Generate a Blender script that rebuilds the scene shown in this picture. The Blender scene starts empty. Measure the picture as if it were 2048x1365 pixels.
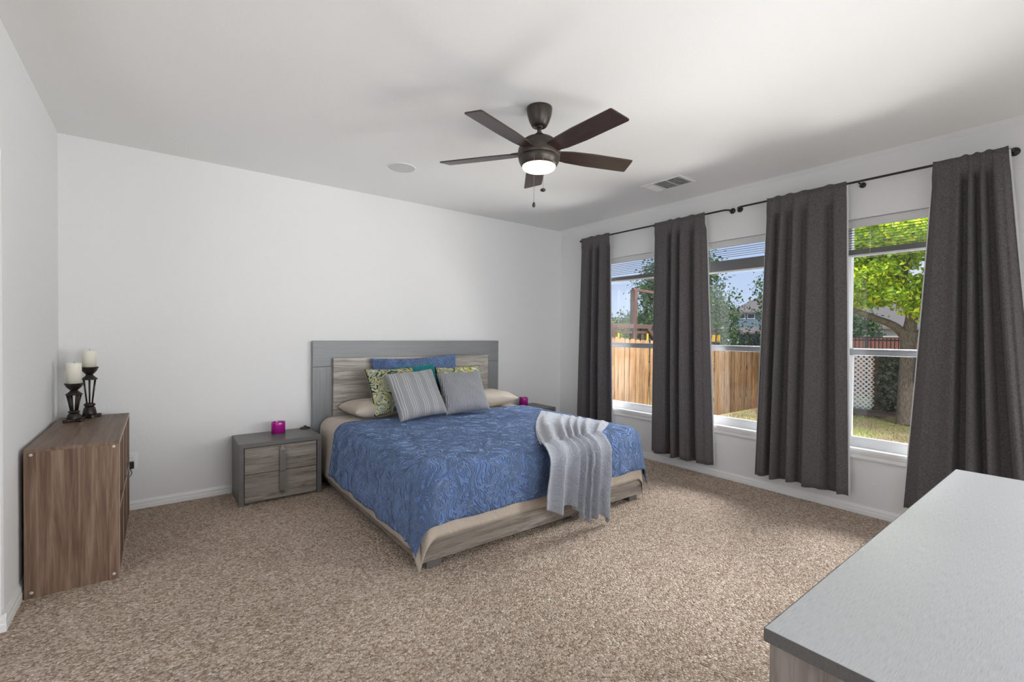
import bpy, bmesh, math, random
import numpy as np
from mathutils import Vector, Matrix, noise as mnoise

random.seed(7)
rng = np.random.default_rng(11)
PI = math.pi
scn = bpy.context.scene
COL = scn.collection

# ------------------------------------------------------------------ camera, world, light, exposure
cam_d = bpy.data.cameras.new('camera')
cam = bpy.data.objects.new('camera', cam_d)
COL.objects.link(cam)
cam_d.sensor_width = 36.0
cam_d.sensor_fit = 'HORIZONTAL'
cam_d.lens = 16.2144
cam_d.clip_start = 0.05
cam_d.clip_end = 400
YAW, PITCH, ROLL, CAMH = 0.655152, 0.0132843, 0.00881943, 1.353562
_f = Vector((math.sin(YAW) * math.cos(PITCH), math.cos(YAW) * math.cos(PITCH), -math.sin(PITCH)))
_r = Vector((math.cos(YAW), -math.sin(YAW), 0))
_u = _r.cross(_f)
_r2 = math.cos(ROLL) * _r + math.sin(ROLL) * _u
_u2 = -math.sin(ROLL) * _r + math.cos(ROLL) * _u
_m = Matrix((_r2, _u2, -_f)).transposed().to_4x4()
_m.translation = (0, 0, CAMH)
cam.matrix_world = _m
scn.camera = cam
scn.view_settings.view_transform = 'Standard'
scn.view_settings.look = 'None'
scn.view_settings.exposure = 0.22
scn.view_settings.gamma = 1.0
scn.view_settings.use_curve_mapping = False
scn.cycles.use_denoising = True
scn.cycles.max_bounces = 10
scn.cycles.diffuse_bounces = 6
scn.cycles.transparent_max_bounces = 16
scn.cycles.caustics_reflective = False
scn.cycles.caustics_refractive = False
scn.cycles.sample_clamp_indirect = 6.0

world = bpy.data.worlds.new('sky')
scn.world = world
world.use_nodes = True
wn = world.node_tree
wn.nodes.clear()
_o = wn.nodes.new('ShaderNodeOutputWorld')
_b = wn.nodes.new('ShaderNodeBackground')
_tc = wn.nodes.new('ShaderNodeTexCoord')
_sx = wn.nodes.new('ShaderNodeSeparateXYZ')
_cr = wn.nodes.new('ShaderNodeValToRGB')
_cr.color_ramp.elements[0].position = 0.0
_cr.color_ramp.elements[0].color = (0.56, 0.66, 0.82, 1)
_cr.color_ramp.elements[1].position = 0.7
_cr.color_ramp.elements[1].color = (0.20, 0.38, 0.82, 1)
_e = _cr.color_ramp.elements.new(0.16)
_e.color = (0.43, 0.57, 0.83, 1)
_nz = wn.nodes.new('ShaderNodeTexNoise')
_nz.inputs['Scale'].default_value = 3.2
_nz.inputs['Detail'].default_value = 5
_mp = wn.nodes.new('ShaderNodeMapping')
_mp.inputs['Scale'].default_value = (1, 1, 3.2)
_cr2 = wn.nodes.new('ShaderNodeValToRGB')
_cr2.color_ramp.elements[0].position = 0.50
_cr2.color_ramp.elements[1].position = 0.72
_mx = wn.nodes.new('ShaderNodeMixRGB')
_mx.inputs['Color2'].default_value = (0.72, 0.76, 0.82, 1)
L = wn.links.new
L(_tc.outputs['Generated'], _sx.inputs[0])
L(_sx.outputs['Z'], _cr.inputs[0])
L(_tc.outputs['Generated'], _mp.inputs[0])
L(_mp.outputs[0], _nz.inputs['Vector'])
L(_nz.outputs['Fac'], _cr2.inputs[0])
L(_cr2.outputs[0], _mx.inputs['Fac'])
L(_cr.outputs[0], _mx.inputs['Color1'])
L(_mx.outputs[0], _b.inputs[0])
_b.inputs[1].default_value = 0.95
L(_b.outputs[0], _o.inputs[0])


def lamp(name, kind, loc, energy, color=(1, 1, 1), aim=None, **kw):
    d = bpy.data.lights.new(name, kind)
    d.energy = energy
    d.color = color
    for k, v in kw.items():
        setattr(d, k, v)
    o = bpy.data.objects.new(name, d)
    o.location = loc
    if aim is not None:
        o.rotation_euler = (Vector(aim) - Vector(loc)).to_track_quat('-Z', 'Y').to_euler()
    COL.objects.link(o)
    return o


# afternoon sun from behind the house, onto the yard
lamp('sun', 'SUN', (0, 0, 12), 2.5, (1.0, 0.95, 0.87), aim=(4.5, 7.0, 2.0), angle=math.radians(1.5))
# unseen lamp added high over the yard that shines in through the three windows
lamp('high_fill_light', 'AREA', (10.5, 2.2, 6.4), 3300, (0.95, 0.97, 1.0), aim=(4.3, 2.1, 1.3), shape='RECTANGLE', size=8.0, size_y=3.0)
# unseen lamp added below the window sills for assumed daylight off the ground
lamp('low_fill_light', 'AREA', (5.6, 1.9, -0.25), 500, (1.0, 0.98, 0.95), aim=(5.0, 1.9, 1.0), shape='RECTANGLE', size=3.6, size_y=2.1)
# added fill lamps at three made-up windows, all out of view
lamp('side_fill_light', 'AREA', (4.22, -0.66, 1.15), 25, (0.98, 0.99, 1.0), aim=(-0.5, 2.6, 0.95), shape='RECTANGLE', size=1.0, size_y=1.3, spread=math.radians(105))
lamp('rear_fill_light', 'AREA', (1.6, -1.24, 1.3), 27, (0.99, 0.99, 1.0), aim=(1.3, 3.0, 1.6), shape='RECTANGLE', size=2.4, size_y=1.3, spread=math.radians(105))
lamp('passage_fill_light', 'AREA', (-2.04, 0.9, 1.35), 22, (0.99, 0.99, 1.0), aim=(1.6, 2.2, 2.55), shape='RECTANGLE', size=1.8, size_y=1.3)

# ------------------------------------------------------------------ room numbers
YB, XR, XL, H = 4.516, 4.293, -0.5535, 2.74
YF, XW = -1.30, -2.1          # front wall, far wall of the passage on the left
WIN = [(2.80, 3.88), (1.58, 2.64), (0.46, 1.31)]
WZ0, WZ1 = 0.50, 2.279
WT = 0.16                     # thickness of the window wall
GZ = -0.35                    # yard level


# ------------------------------------------------------------------ mesh helpers
def link(name, me, m, parent=None):
    o = bpy.data.objects.new(name, me)
    COL.objects.link(o)
    if m is not None and not me.materials:
        me.materials.append(m)
    if parent is not None:
        o.parent = parent
    return o


def obj(name, bm, m, parent=None, smooth=False):
    me = bpy.data.meshes.new(name)
    bmesh.ops.recalc_face_normals(bm, faces=bm.faces)
    bm.to_mesh(me)
    bm.free()
    if smooth:
        me.polygons.foreach_set('use_smooth', [True] * len(me.polygons))
    return link(name, me, m, parent)


def pyobj(name, v, f, m, parent=None, smooth=False, uv=None):
    me = bpy.data.meshes.new(name)
    me.from_pydata([tuple(p) for p in v], [], f)
    if uv is not None:
        lay = me.uv_layers.new(name='UVMap')
        idx = np.empty(len(me.loops), dtype=np.int32)
        me.loops.foreach_get('vertex_index', idx)
        lay.data.foreach_set('uv', np.asarray(uv, dtype=np.float32)[idx].ravel())
    me.update()
    if smooth:
        me.polygons.foreach_set('use_smooth', [True] * len(me.polygons))
    return link(name, me, m, parent)


def tag(o, label, cat, group=None):
    o['label'] = label
    o['category'] = cat
    if group:
        o['group'] = group
    return o


def thing(name, label, cat, loc=(0, 0, 0), rz=0.0, group=None):
    o = bpy.data.objects.new(name, None)
    COL.objects.link(o)
    o.location = loc
    o.rotation_euler = (0, 0, rz)
    o.empty_display_size = 0.1
    return tag(o, label, cat, group)


def struct(o):
    o['kind'] = 'structure'
    return o


def dup(root, loc=None, rz=None, label=None):
    r = root.copy()
    COL.objects.link(r)
    if loc is not None:
        r.location = loc
    if rz is not None:
        r.rotation_euler = (0, 0, rz)
    if label:
        r['label'] = label
    for ch in list(root.children):
        c = ch.copy()
        COL.objects.link(c)
        c.parent = r
        for g in list(ch.children):
            d = g.copy()
            COL.objects.link(d)
            d.parent = c
    return r


def box(bm, x0, x1, y0, y1, z0, z1, bev=0.0, seg=2):
    r = bmesh.ops.create_cube(bm, size=1)
    vs = r['verts']
    for v in vs:
        v.co = Vector(((x0 + x1) / 2 + v.co.x * (x1 - x0), (y0 + y1) / 2 + v.co.y * (y1 - y0), (z0 + z1) / 2 + v.co.z * (z1 - z0)))
    if bev > 0:
        es = list({e for v in vs for e in v.link_edges})
        bmesh.ops.bevel(bm, geom=es, offset=bev, segments=seg, affect='EDGES', profile=0.5)
    return bm


def bx(x0, x1, y0, y1, z0, z1, bev=0.0, seg=2):
    return box(bmesh.new(), x0, x1, y0, y1, z0, z1, bev, seg)


def tube(path, rad, n=10, cap=True, bm=None):
    """swept round tube along points; rad a number or a list"""
    bm = bm or bmesh.new()
    P = [Vector(p) for p in path]
    R = rad if isinstance(rad, (list, tuple)) else [rad] * len(P)
    rings = []
    up = None
    for i, p in enumerate(P):
        d = (P[min(i + 1, len(P) - 1)] - P[max(i - 1, 0)]).normalized()
        if up is None:
            a = Vector((0, 0, 1)) if abs(d.z) < 0.9 else Vector((1, 0, 0))
            up = d.cross(a).normalized()
        s = (up - d * up.dot(d)).normalized()
        up = s
        t = d.cross(s)
        rings.append([bm.verts.new(p + (s * math.cos(2 * PI * k / n) + t * math.sin(2 * PI * k / n)) * R[i]) for k in range(n)])
    for a, b in zip(rings[:-1], rings[1:]):
        for k in range(n):
            bm.faces.new((a[k], a[(k + 1) % n], b[(k + 1) % n], b[k]))
    if cap:
        bm.faces.new(list(reversed(rings[0])))
        bm.faces.new(rings[-1])
    return bm


def lathe(prof, n=32, bm=None, cx=0, cy=0):
    """prof: (r, z) list from bottom to top"""
    bm = bm or bmesh.new()
    rings = []
    for r, z in prof:
        if r < 1e-6:
            rings.append([bm.verts.new((cx, cy, z))])
        else:
            rings.append([bm.verts.new((cx + r * math.cos(2 * PI * k / n), cy + r * math.sin(2 * PI * k / n), z)) for k in range(n)])
    for a, b in zip(rings[:-1], rings[1:]):
        for k in range(n):
            k2 = (k + 1) % n
            if len(a) == 1 and len(b) == 1:
                continue
            if len(a) == 1:
                bm.faces.new((a[0], b[k2], b[k]))
            elif len(b) == 1:
                bm.faces.new((a[k], a[k2], b[0]))
            else:
                bm.faces.new((a[k], a[k2], b[k2], b[k]))
    return bm


def prism(poly, axis, a, b, bm=None):
    """extrude a 2D polygon along axis ('x','y','z') from a to b; poly gives the two other coordinates in order"""
    bm = bm or bmesh.new()

    def mk(p, t):
        if axis == 'x':
            return (t, p[0], p[1])
        if axis == 'y':
            return (p[0], t, p[1])
        return (p[0], p[1], t)
    A = [bm.verts.new(mk(p, a)) for p in poly]
    B = [bm.verts.new(mk(p, b)) for p in poly]
    n = len(poly)
    for k in range(n):
        bm.faces.new((A[k], A[(k + 1) % n], B[(k + 1) % n], B[k]))
    bm.faces.new(list(reversed(A)))
    bm.faces.new(B)
    return bm


def grid_faces(nu, nv, wrap=False):
    f = []
    for j in range(nv - 1):
        for i in range(nu - 1 if not wrap else nu):
            i2 = (i + 1) % nu
            f.append((j * nu + i, j * nu + i2, (j + 1) * nu + i2, (j + 1) * nu + i))
    return f


def solidify(o, t, offset=-1.0):
    m = o.modifiers.new('thick', 'SOLIDIFY')
    m.thickness = t
    m.offset = offset
    m.use_even_offset = False
    return m


def subsurf(o, n=1):
    m = o.modifiers.new('sub', 'SUBSURF')
    m.levels = n
    m.render_levels = n


# ------------------------------------------------------------------ material helpers
class NT:
    def __init__(self, name):
        self.m = bpy.data.materials.new(name)
        self.m.use_nodes = True
        self.t = self.m.node_tree
        self.b = self.t.nodes['Principled BSDF']
        self.out = self.t.nodes['Material Output']
        self.tc = self.t.nodes.new('ShaderNodeTexCoord')

    def n(self, kind, **kw):
        x = self.t.nodes.new(kind)
        for k, v in kw.items():
            setattr(x, k, v)
        return x

    def l(self, a, b):
        self.t.links.new(a, b)

    def set(self, **kw):
        for k, v in kw.items():
            k = k.replace('_', ' ')
            self.b.inputs[k].default_value = v
        return self

    def mapping(self, scale=(1, 1, 1), src='Object', rot=(0, 0, 0)):
        mp = self.n('ShaderNodeMapping')
        mp.inputs['Scale'].default_value = scale
        mp.inputs['Rotation'].default_value = rot
        self.l(self.tc.outputs[src], mp.inputs[0])
        return mp.outputs[0]

    def noise(self, vec, scale, detail=4, rough=0.5, dist=0.0):
        x = self.n('ShaderNodeTexNoise')
        x.inputs['Scale'].default_value = scale
        x.inputs['Detail'].default_value = detail
        x.inputs['Roughness'].default_value = rough
        x.inputs['Distortion'].default_value = dist
        if vec is not None:
            self.l(vec, x.inputs['Vector'])
        return x.outputs['Fac']

    def voro(self, vec, scale, out='Distance', feature='F1'):
        x = self.n('ShaderNodeTexVoronoi', feature=feature)
        x.inputs['Scale'].default_value = scale
        if vec is not None:
            self.l(vec, x.inputs['Vector'])
        return x.outputs[out]

    def ramp(self, fac, stops, interp='LINEAR'):
        x = self.n('ShaderNodeValToRGB')
        cr = x.color_ramp
        cr.interpolation = interp
        while len(cr.elements) < len(stops):
            cr.elements.new(0.5)
        for e, (p, c) in zip(cr.elements, stops):
            e.position = p
            e.color = (c[0], c[1], c[2], 1) if len(c) == 3 else c
        self.l(fac, x.inputs[0])
        return x.outputs[0]

    def math(self, op, a, b=None, c=None):
        x = self.n('ShaderNodeMath', operation=op)
        for i, v in enumerate((a, b, c)):
            if v is None:
                continue
            if isinstance(v, (int, float)):
                x.inputs[i].default_value = v
            else:
                self.l(v, x.inputs[i])
        return x.outputs[0]

    def mix(self, fac, c1, c2, mode='MIX'):
        x = self.n('ShaderNodeMixRGB', blend_type=mode)
        for inp, v in ((x.inputs['Fac'], fac), (x.inputs['Color1'], c1), (x.inputs['Color2'], c2)):
            if isinstance(v, (int, float)):
                inp.default_value = v
            elif isinstance(v, tuple):
                inp.default_value = (v[0], v[1], v[2], 1)
            else:
                self.l(v, inp)
        return x.outputs[0]

    def bump(self, h, strength=0.3, dist=0.01):
        x = self.n('ShaderNodeBump')
        x.inputs['Strength'].default_value = strength
        x.inputs['Distance'].default_value = dist
        self.l(h, x.inputs['Height'])
        self.l(x.outputs[0], self.b.inputs['Normal'])
        return x

    def color(self, c):
        if isinstance(c, tuple):
            self.b.inputs['Base Color'].default_value = (c[0], c[1], c[2], 1)
        else:
            self.l(c, self.b.inputs['Base Color'])
        return self


def plain(name, c, rough=0.5, metal=0.0, spec=0.5, nscale=40, nbump=0.05):
    t = NT(name)
    t.color(c).set(Roughness=rough, Metallic=metal)
    t.b.inputs['Specular IOR Level'].default_value = spec
    t.bump(t.noise(t.mapping(), nscale, 3), nbump, 0.002)
    return t.m


def wood(name, stops, scale, rough=0.45, spec=0.4, fine=None, bump=0.15, dist=0.6, detail=7, nscale=3.0, knots=0.0):
    """scale stretches noise along the grain"""
    t = NT(name)
    v = t.mapping(scale)
    a = t.noise(v, nscale, detail, 0.62, dist)
    col = t.ramp(a, stops)
    if knots:
        kn = t.noise(t.mapping(tuple(q * 2.3 for q in scale)), nscale, 5, 0.7, 1.0)
        col = t.mix(knots, col, t.ramp(kn, [(0.34, (0.30, 0.28, 0.26)), (0.50, (1.0, 1.0, 1.0))]), 'MULTIPLY')
    if fine:
        f = t.noise(t.mapping(fine), 1.0, 4, 0.6)
        col = t.mix(0.55, col, t.ramp(f, [(0.3, (0.42, 0.42, 0.42)), (0.7, (1.0, 1.0, 1.0))]), 'MULTIPLY')
    t.color(col).set(Roughness=rough)
    t.b.inputs['Specular IOR Level'].default_value = spec
    t.bump(a, bump, 0.002)
    return t.m


M = {}
# painted drywall with orange-peel texture
for nm, c, st in (('wall_paint', (0.775, 0.775, 0.77), 0.24), ('ceiling_paint', (0.81, 0.81, 0.80), 0.18)):
    t = NT(nm)
    t.color(c).set(Roughness=0.75)
    t.b.inputs['Specular IOR Level'].default_value = 0.25
    v = t.mapping()
    t.bump(t.math('ADD', t.noise(v, 70, 3, 0.55), t.math('MULTIPLY', t.noise(v, 160, 2), 0.4)), st, 0.006)
    M[nm] = t.m
M['trim'] = plain('trim_paint', (0.82, 0.82, 0.81), 0.35, spec=0.4)
M['vinyl'] = plain('window_vinyl', (0.83, 0.84, 0.85), 0.35)
M['alu'] = plain('window_aluminium', (0.26, 0.275, 0.29), 0.30, metal=0.4)
M['slat'] = plain('blind_slat_shade', (0.17, 0.17, 0.175), 0.8, spec=0.1)  # white slats; the shade of their backlit undersides is put into this grey
M['blind'] = plain('blind_rail_white', (0.62, 0.62, 0.62), 0.4)

# carpet: tufted pile
t = NT('carpet_pile')
v = t.mapping()
warp = t.n('ShaderNodeVectorMath', operation='ADD')
nzv = t.n('ShaderNodeTexNoise')
nzv.inputs['Scale'].default_value = 60
nzv.inputs['Detail'].default_value = 2
t.l(v, nzv.inputs['Vector'])
sc = t.n('ShaderNodeVectorMath', operation='SCALE')
sc.inputs['Scale'].default_value = 0.016
t.l(nzv.outputs['Color'], sc.inputs[0])
t.l(v, warp.inputs[0])
t.l(sc.outputs[0], warp.inputs[1])
d = t.voro(warp.outputs[0], 105)
cc = t.voro(warp.outputs[0], 105, 'Color')
sepc = t.n('ShaderNodeSeparateColor')
t.l(cc, sepc.inputs[0])
big = t.noise(v, 1.6, 3, 0.55)
mid = t.noise(v, 14, 3, 0.6)
col = t.ramp(sepc.outputs[0], [(0.0, (0.40, 0.285, 0.205)), (0.45, (0.66, 0.520, 0.410)), (1.0, (0.92, 0.79, 0.665))])
col = t.mix(0.30, col, t.ramp(mid, [(0.3, (0.62, 0.60, 0.58)), (0.7, (1, 1, 1))]), 'MULTIPLY')
col = t.mix(0.35, col, t.ramp(big, [(0.35, (0.72, 0.70, 0.68)), (0.65, (1, 1, 1))]), 'MULTIPLY')
t.color(col).set(Roughness=0.95)
t.b.inputs['Specular IOR Level'].default_value = 0.05
hgt = t.math('ADD', t.math('MULTIPLY', d, -1.0), t.math('MULTIPLY', mid, 0.5))
t.bump(hgt, 1.0, 0.016)
M['carpet'] = t.m

# furniture
GW = [(0.22, (0.125, 0.104, 0.086)), (0.42, (0.26, 0.224, 0.190)), (0.58, (0.36, 0.317, 0.276)), (0.78, (0.48, 0.437, 0.39))]
M['grey_wood'] = wood('grey_wood_horizontal', GW, (0.55, 3.0, 7.5), 0.38, 0.45, fine=(6, 60, 160), knots=0.7)
M['grey_wood_y'] = wood('grey_wood_lengthwise', GW, (3.0, 0.55, 7.5), 0.38, 0.45, fine=(60, 6, 160), knots=0.7)
GWL = [(p, tuple(min(1, (x * .75 + sum(c) / 3 * .25) * 1.45) for x in c)) for p, c in GW]
M['grey_wood_pale'] = wood('grey_wood_headboard', GWL, (0.5, 3.0, 7.0), 0.33, 0.5, fine=(5, 60, 140), knots=0.6)
M['grey_wood_v'] = wood('grey_wood_vertical', GW, (7, 7, 0.7), 0.4, 0.45, fine=(140, 140, 6))
LQ = [(0.30, (0.178, 0.184, 0.190)), (0.70, (0.245, 0.252, 0.260))]
M['lacquer_h'] = wood('grey_lacquer_horizontal', LQ, (1, 40, 60), 0.36, 0.5, bump=0.05, dist=0.1)
M['lacquer_v'] = wood('grey_lacquer_vertical', LQ, (40, 40, 1), 0.36, 0.5, bump=0.05, dist=0.1)
M['lacquer_top'] = wood('grey_brushed_top', [(0.30, (0.36, 0.365, 0.37)), (0.5, (0.50, 0.505, 0.51)), (0.70, (0.57, 0.575, 0.58))], (11.0, 420, 300), 0.40, 0.5, bump=0.10, dist=0.1, detail=4)
NSL = [(0.30, (0.115, 0.110, 0.104)), (0.70, (0.155, 0.149, 0.142))]
M['taupe'] = wood('taupe_lacquer', NSL, (1, 60, 60), 0.38, 0.45, bump=0.04, dist=0.1)
M['walnut'] = wood('brown_oak_laminate', [(0.20, (0.066, 0.038, 0.025)), (0.45, (0.185, 0.116, 0.078)), (0.62, (0.275, 0.185, 0.130)), (0.82, (0.38, 0.28, 0.21))],
                   (11, 11, 0.5), 0.5, 0.3, fine=(170, 170, 7), dist=1.1)
M['walnut_top'] = wood('brown_oak_top', [(0.20, (0.095, 0.057, 0.039)), (0.5, (0.205, 0.133, 0.092)), (0.8, (0.30, 0.21, 0.155))],
                       (11, 0.6, 5), 0.45, 0.35, fine=(170, 7, 100), dist=0.9)
M['edge_band'] = plain('pale_edge_band', (0.42, 0.335, 0.265), 0.5)
M['dark_wood'] = wood('fan_blade_walnut', [(0.25, (0.024, 0.012, 0.010)), (0.55, (0.052, 0.027, 0.022)), (0.8, (0.080, 0.043, 0.034))], (1.2, 14, 14), 0.30, 0.5, fine=(10, 150, 100), bump=0.05)
M['bronze'] = plain('oil_rubbed_bronze', (0.052, 0.041, 0.034), 0.38, metal=0.35)
M['black_iron'] = plain('black_rod_iron', (0.012, 0.012, 0.013), 0.35)
M['black_plastic'] = plain('black_plastic', (0.012, 0.012, 0.012), 0.4)
M['white_plastic'] = plain('white_plastic', (0.82, 0.82, 0.81), 0.35)
M['screw_cap'] = plain('pale_screw_cap', (0.55, 0.50, 0.45), 0.4)
M['handle'] = plain('taupe_metal_handle', (0.27, 0.25, 0.235), 0.28, metal=0.6)
M['grille'] = plain('speaker_grille', (0.60, 0.60, 0.60), 0.7, nscale=900, nbump=0.3)
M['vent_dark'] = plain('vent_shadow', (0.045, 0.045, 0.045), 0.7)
M['wax'] = plain('ivory_wax', (0.80, 0.775, 0.66), 0.5)
M['wax'].node_tree.nodes['Principled BSDF'].inputs['Subsurface Weight'].default_value = 0.25
M['wax'].node_tree.nodes['Principled BSDF'].inputs['Subsurface Radius'].default_value = (0.02, 0.015, 0.01)
M['magenta'] = plain('magenta_glass', (0.42, 0.008, 0.26), 0.18, spec=0.6)
M['magenta_in'] = plain('magenta_wax', (0.20, 0.01, 0.12), 0.4)
t = NT('antique_bronze')
a = t.noise(t.mapping(), 55, 5, 0.6)
t.color(t.ramp(a, [(0.35, (0.012, 0.009, 0.008)), (0.6, (0.035, 0.024, 0.018)), (0.8, (0.16, 0.11, 0.075))])).set(Roughness=0.38, Metallic=0.3)
t.bump(t.noise(t.mapping(), 120, 3), 0.6, 0.003)
M['antique'] = t.m
M['clear_base'] = NT('clear_glass_base').set(Roughness=0.05, Transmission_Weight=0.9).m
t = NT('lit_lens')
t.color((0.9, 0.85, 0.75))
t.b.inputs['Emission Color'].default_value = (1.0, 0.80, 0.55, 1)
t.b.inputs['Emission Strength'].default_value = 2.4
M['lens'] = t.m

# fabrics
t = NT('charcoal_linen')
v1 = t.noise(t.mapping((500, 500, 60)), 1.0, 3)
v2 = t.noise(t.mapping((60, 60, 700)), 1.0, 3)
w = t.math('MULTIPLY', t.math('ADD', v1, v2), 0.5)
t.color(t.ramp(w, [(0.36, (0.058, 0.053, 0.055)), (0.5, (0.110, 0.101, 0.104)), (0.64, (0.178, 0.166, 0.168))])).set(Roughness=0.9)
t.b.inputs['Specular IOR Level'].default_value = 0.12
t.b.inputs['Sheen Weight'].default_value = 0.15
t.bump(w, 0.3, 0.001)
M['curtain'] = t.m
M['lining'] = plain('white_curtain_lining', (0.78, 0.78, 0.80), 0.85, spec=0.1, nscale=200)


def contour(t, vec, nscale, rings, detail=0.6, warp=1.2):
    """closed swirling contour lines of a soft noise field, 0..1 triangle wave"""
    n = t.noise(vec, nscale, detail, 0.5, warp)
    return t.math('PINGPONG', t.math('MULTIPLY', n, rings), 0.5)


t = NT('blue_quilt_cotton')
uv = t.mapping(src='UV')
c1 = contour(t, uv, 6.6, 17, 0.8, 1.6)
h = t.math('POWER', t.math('MULTIPLY', c1, 2.0), 0.55)
weave = t.noise(uv, 240, 2)
t.color(t.mix(0.35, (0.100, 0.172, 0.370), t.ramp(weave, [(0.3, (0.070, 0.122, 0.285)), (0.7, (0.160, 0.245, 0.475))]))).set(Roughness=0.72)
t.b.inputs['Specular IOR Level'].default_value = 0.3
t.b.inputs['Sheen Weight'].default_value = 0.65
t.b.inputs['Sheen Roughness'].default_value = 0.4
t.b.inputs['Sheen Tint'].default_value = (0.5, 0.68, 1.0, 1)
t.bump(t.math('ADD', h, t.math('MULTIPLY', weave, 0.06)), 1.0, 0.014)
M['quilt'] = t.m

t = NT('beige_sheet_sateen')
t.color((0.47, 0.405, 0.335)).set(Roughness=0.55)
t.b.inputs['Specular IOR Level'].default_value = 0.3
t.b.inputs['Sheen Weight'].default_value = 0.2
t.bump(t.math('ADD', t.noise(t.mapping((1, 1, 1)), 9, 4, 0.6, 1.0), t.math('MULTIPLY', t.noise(t.mapping(), 45, 3), 0.15)), 0.45, 0.02)
M['sheet'] = t.m
M['mattress'] = plain('mattress_ticking', (0.62, 0.58, 0.52), 0.8)

t = NT('throw_plush')
uv = t.mapping(src='UV')
c1 = contour(t, uv, 9, 9, 1.0, 1.4)
fz = t.noise(uv, 160, 3)
t.color(t.mix(0.5, (0.33, 0.35, 0.395), t.ramp(fz, [(0.3, (0.28, 0.30, 0.345)), (0.7, (0.42, 0.44, 0.485))]))).set(Roughness=0.9)
t.b.inputs['Specular IOR Level'].default_value = 0.1
t.b.inputs['Sheen Weight'].default_value = 0.5
t.bump(t.math('ADD', c1, t.math('MULTIPLY', fz, 0.3)), 0.7, 0.008)
M['throw'] = t.m

t = NT('paisley_print')
uv = t.mapping(src='UV')
n1 = t.noise(uv, 4.6, 1.2, 0.5, 3.0)
band = t.math('PINGPONG', t.math('MULTIPLY', n1, 6.0), 1.0)
n2 = t.noise(uv, 5.0, 1.0)
colA = t.ramp(band, [(0.0, (0.030, 0.060, 0.095)), (0.16, (0.60, 0.57, 0.36)), (0.30, (0.36, 0.36, 0.035)), (0.42, (0.62, 0.60, 0.42)), (0.58, (0.11, 0.17, 0.165)), (0.70, (0.52, 0.50, 0.26)), (0.86, (0.045, 0.075, 0.085))], 'CONSTANT')
colB = t.ramp(band, [(0.0, (0.25, 0.33, 0.33)), (0.2, (0.58, 0.55, 0.34)), (0.38, (0.07, 0.11, 0.12)), (0.55, (0.48, 0.44, 0.08)), (0.72, (0.66, 0.64, 0.48)), (0.88, (0.13, 0.20, 0.22))], 'CONSTANT')
t.color(t.mix(t.ramp(n2, [(0.48, (0, 0, 0)), (0.52, (1, 1, 1))]), colA, colB)).set(Roughness=0.8)
t.b.inputs['Specular IOR Level'].default_value = 0.15
t.bump(t.noise(uv, 150, 2), 0.2, 0.002)
M['paisley'] = t.m
M['navy_piping'] = plain('navy_piping_cord', (0.022, 0.028, 0.036), 0.8, spec=0.1)

t = NT('teal_plush')
uv = t.mapping(src='UV')
w1 = t.n('ShaderNodeTexWave')
w1.inputs['Scale'].default_value = 18
w1.inputs['Distortion'].default_value = 5
w1.inputs['Detail'].default_value = 2
t.l(t.mapping(src='UV', rot=(0, 0, 0.9)), w1.inputs['Vector'])
t.color(t.mix(w1.outputs['Fac'], (0.0, 0.10, 0.115), (0.0, 0.185, 0.20))).set(Roughness=0.8)
t.b.inputs['Sheen Weight'].default_value = 0.5
t.b.inputs['Sheen Tint'].default_value = (0.2, 0.9, 0.9, 1)
t.bump(w1.outputs['Fac'], 0.6, 0.006)
M['teal'] = t.m

t = NT('grey_pinstripe_cloth')
uv = t.mapping(src='UV')
sp = t.n('ShaderNodeSeparateXYZ')
t.l(uv, sp.inputs[0])
s1 = t.math('PINGPONG', t.math('MULTIPLY', sp.outputs[0], 52), 0.5)
s2 = t.math('PINGPONG', t.math('MULTIPLY', sp.outputs[0], 9.5), 0.5)
stripe = t.math('MULTIPLY', t.math('GREATER_THAN', s1, 0.40), t.math('GREATER_THAN', s2, 0.22))
t.color(t.mix(stripe, (0.265, 0.268, 0.275), (0.56, 0.56, 0.56))).set(Roughness=0.75)
t.b.inputs['Sheen Weight'].default_value = 0.2
t.bump(t.math('ADD', s1, t.math('MULTIPLY', t.noise(uv, 120, 2), 0.5)), 0.5, 0.004)
M['stripe'] = t.m

t = NT('grey_crinkle_cloth')
w1 = t.n('ShaderNodeTexWave')
w1.inputs['Scale'].default_value = 24
w1.inputs['Distortion'].default_value = 3.0
w1.inputs['Detail'].default_value = 2
w1.inputs['Detail Scale'].default_value = 1.6
t.l(t.mapping(src='UV', rot=(0, 0, 0.12)), w1.inputs['Vector'])
t.color(t.mix(w1.outputs['Fac'], (0.20, 0.205, 0.225), (0.34, 0.345, 0.365))).set(Roughness=0.7)
t.b.inputs['Sheen Weight'].default_value = 0.2
t.bump(w1.outputs['Fac'], 0.7, 0.005)
M['crinkle'] = t.m

# glass
t = NT('window_glass')
for n in (t.b,):
    t.t.nodes.remove(n)
tr = t.n('ShaderNodeBsdfTransparent')
gl = t.n('ShaderNodeBsdfGlossy')
gl.inputs['Roughness'].default_value = 0.02
fr = t.n('ShaderNodeFresnel')
fr.inputs['IOR'].default_value = 1.35
mx = t.n('ShaderNodeMixShader')
t.l(fr.outputs[0], mx.inputs[0])
t.l(tr.outputs[0], mx.inputs[1])
t.l(gl.outputs[0], mx.inputs[2])
t.l(mx.outputs[0], t.out.inputs[0])
M['glass'] = t.m


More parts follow.
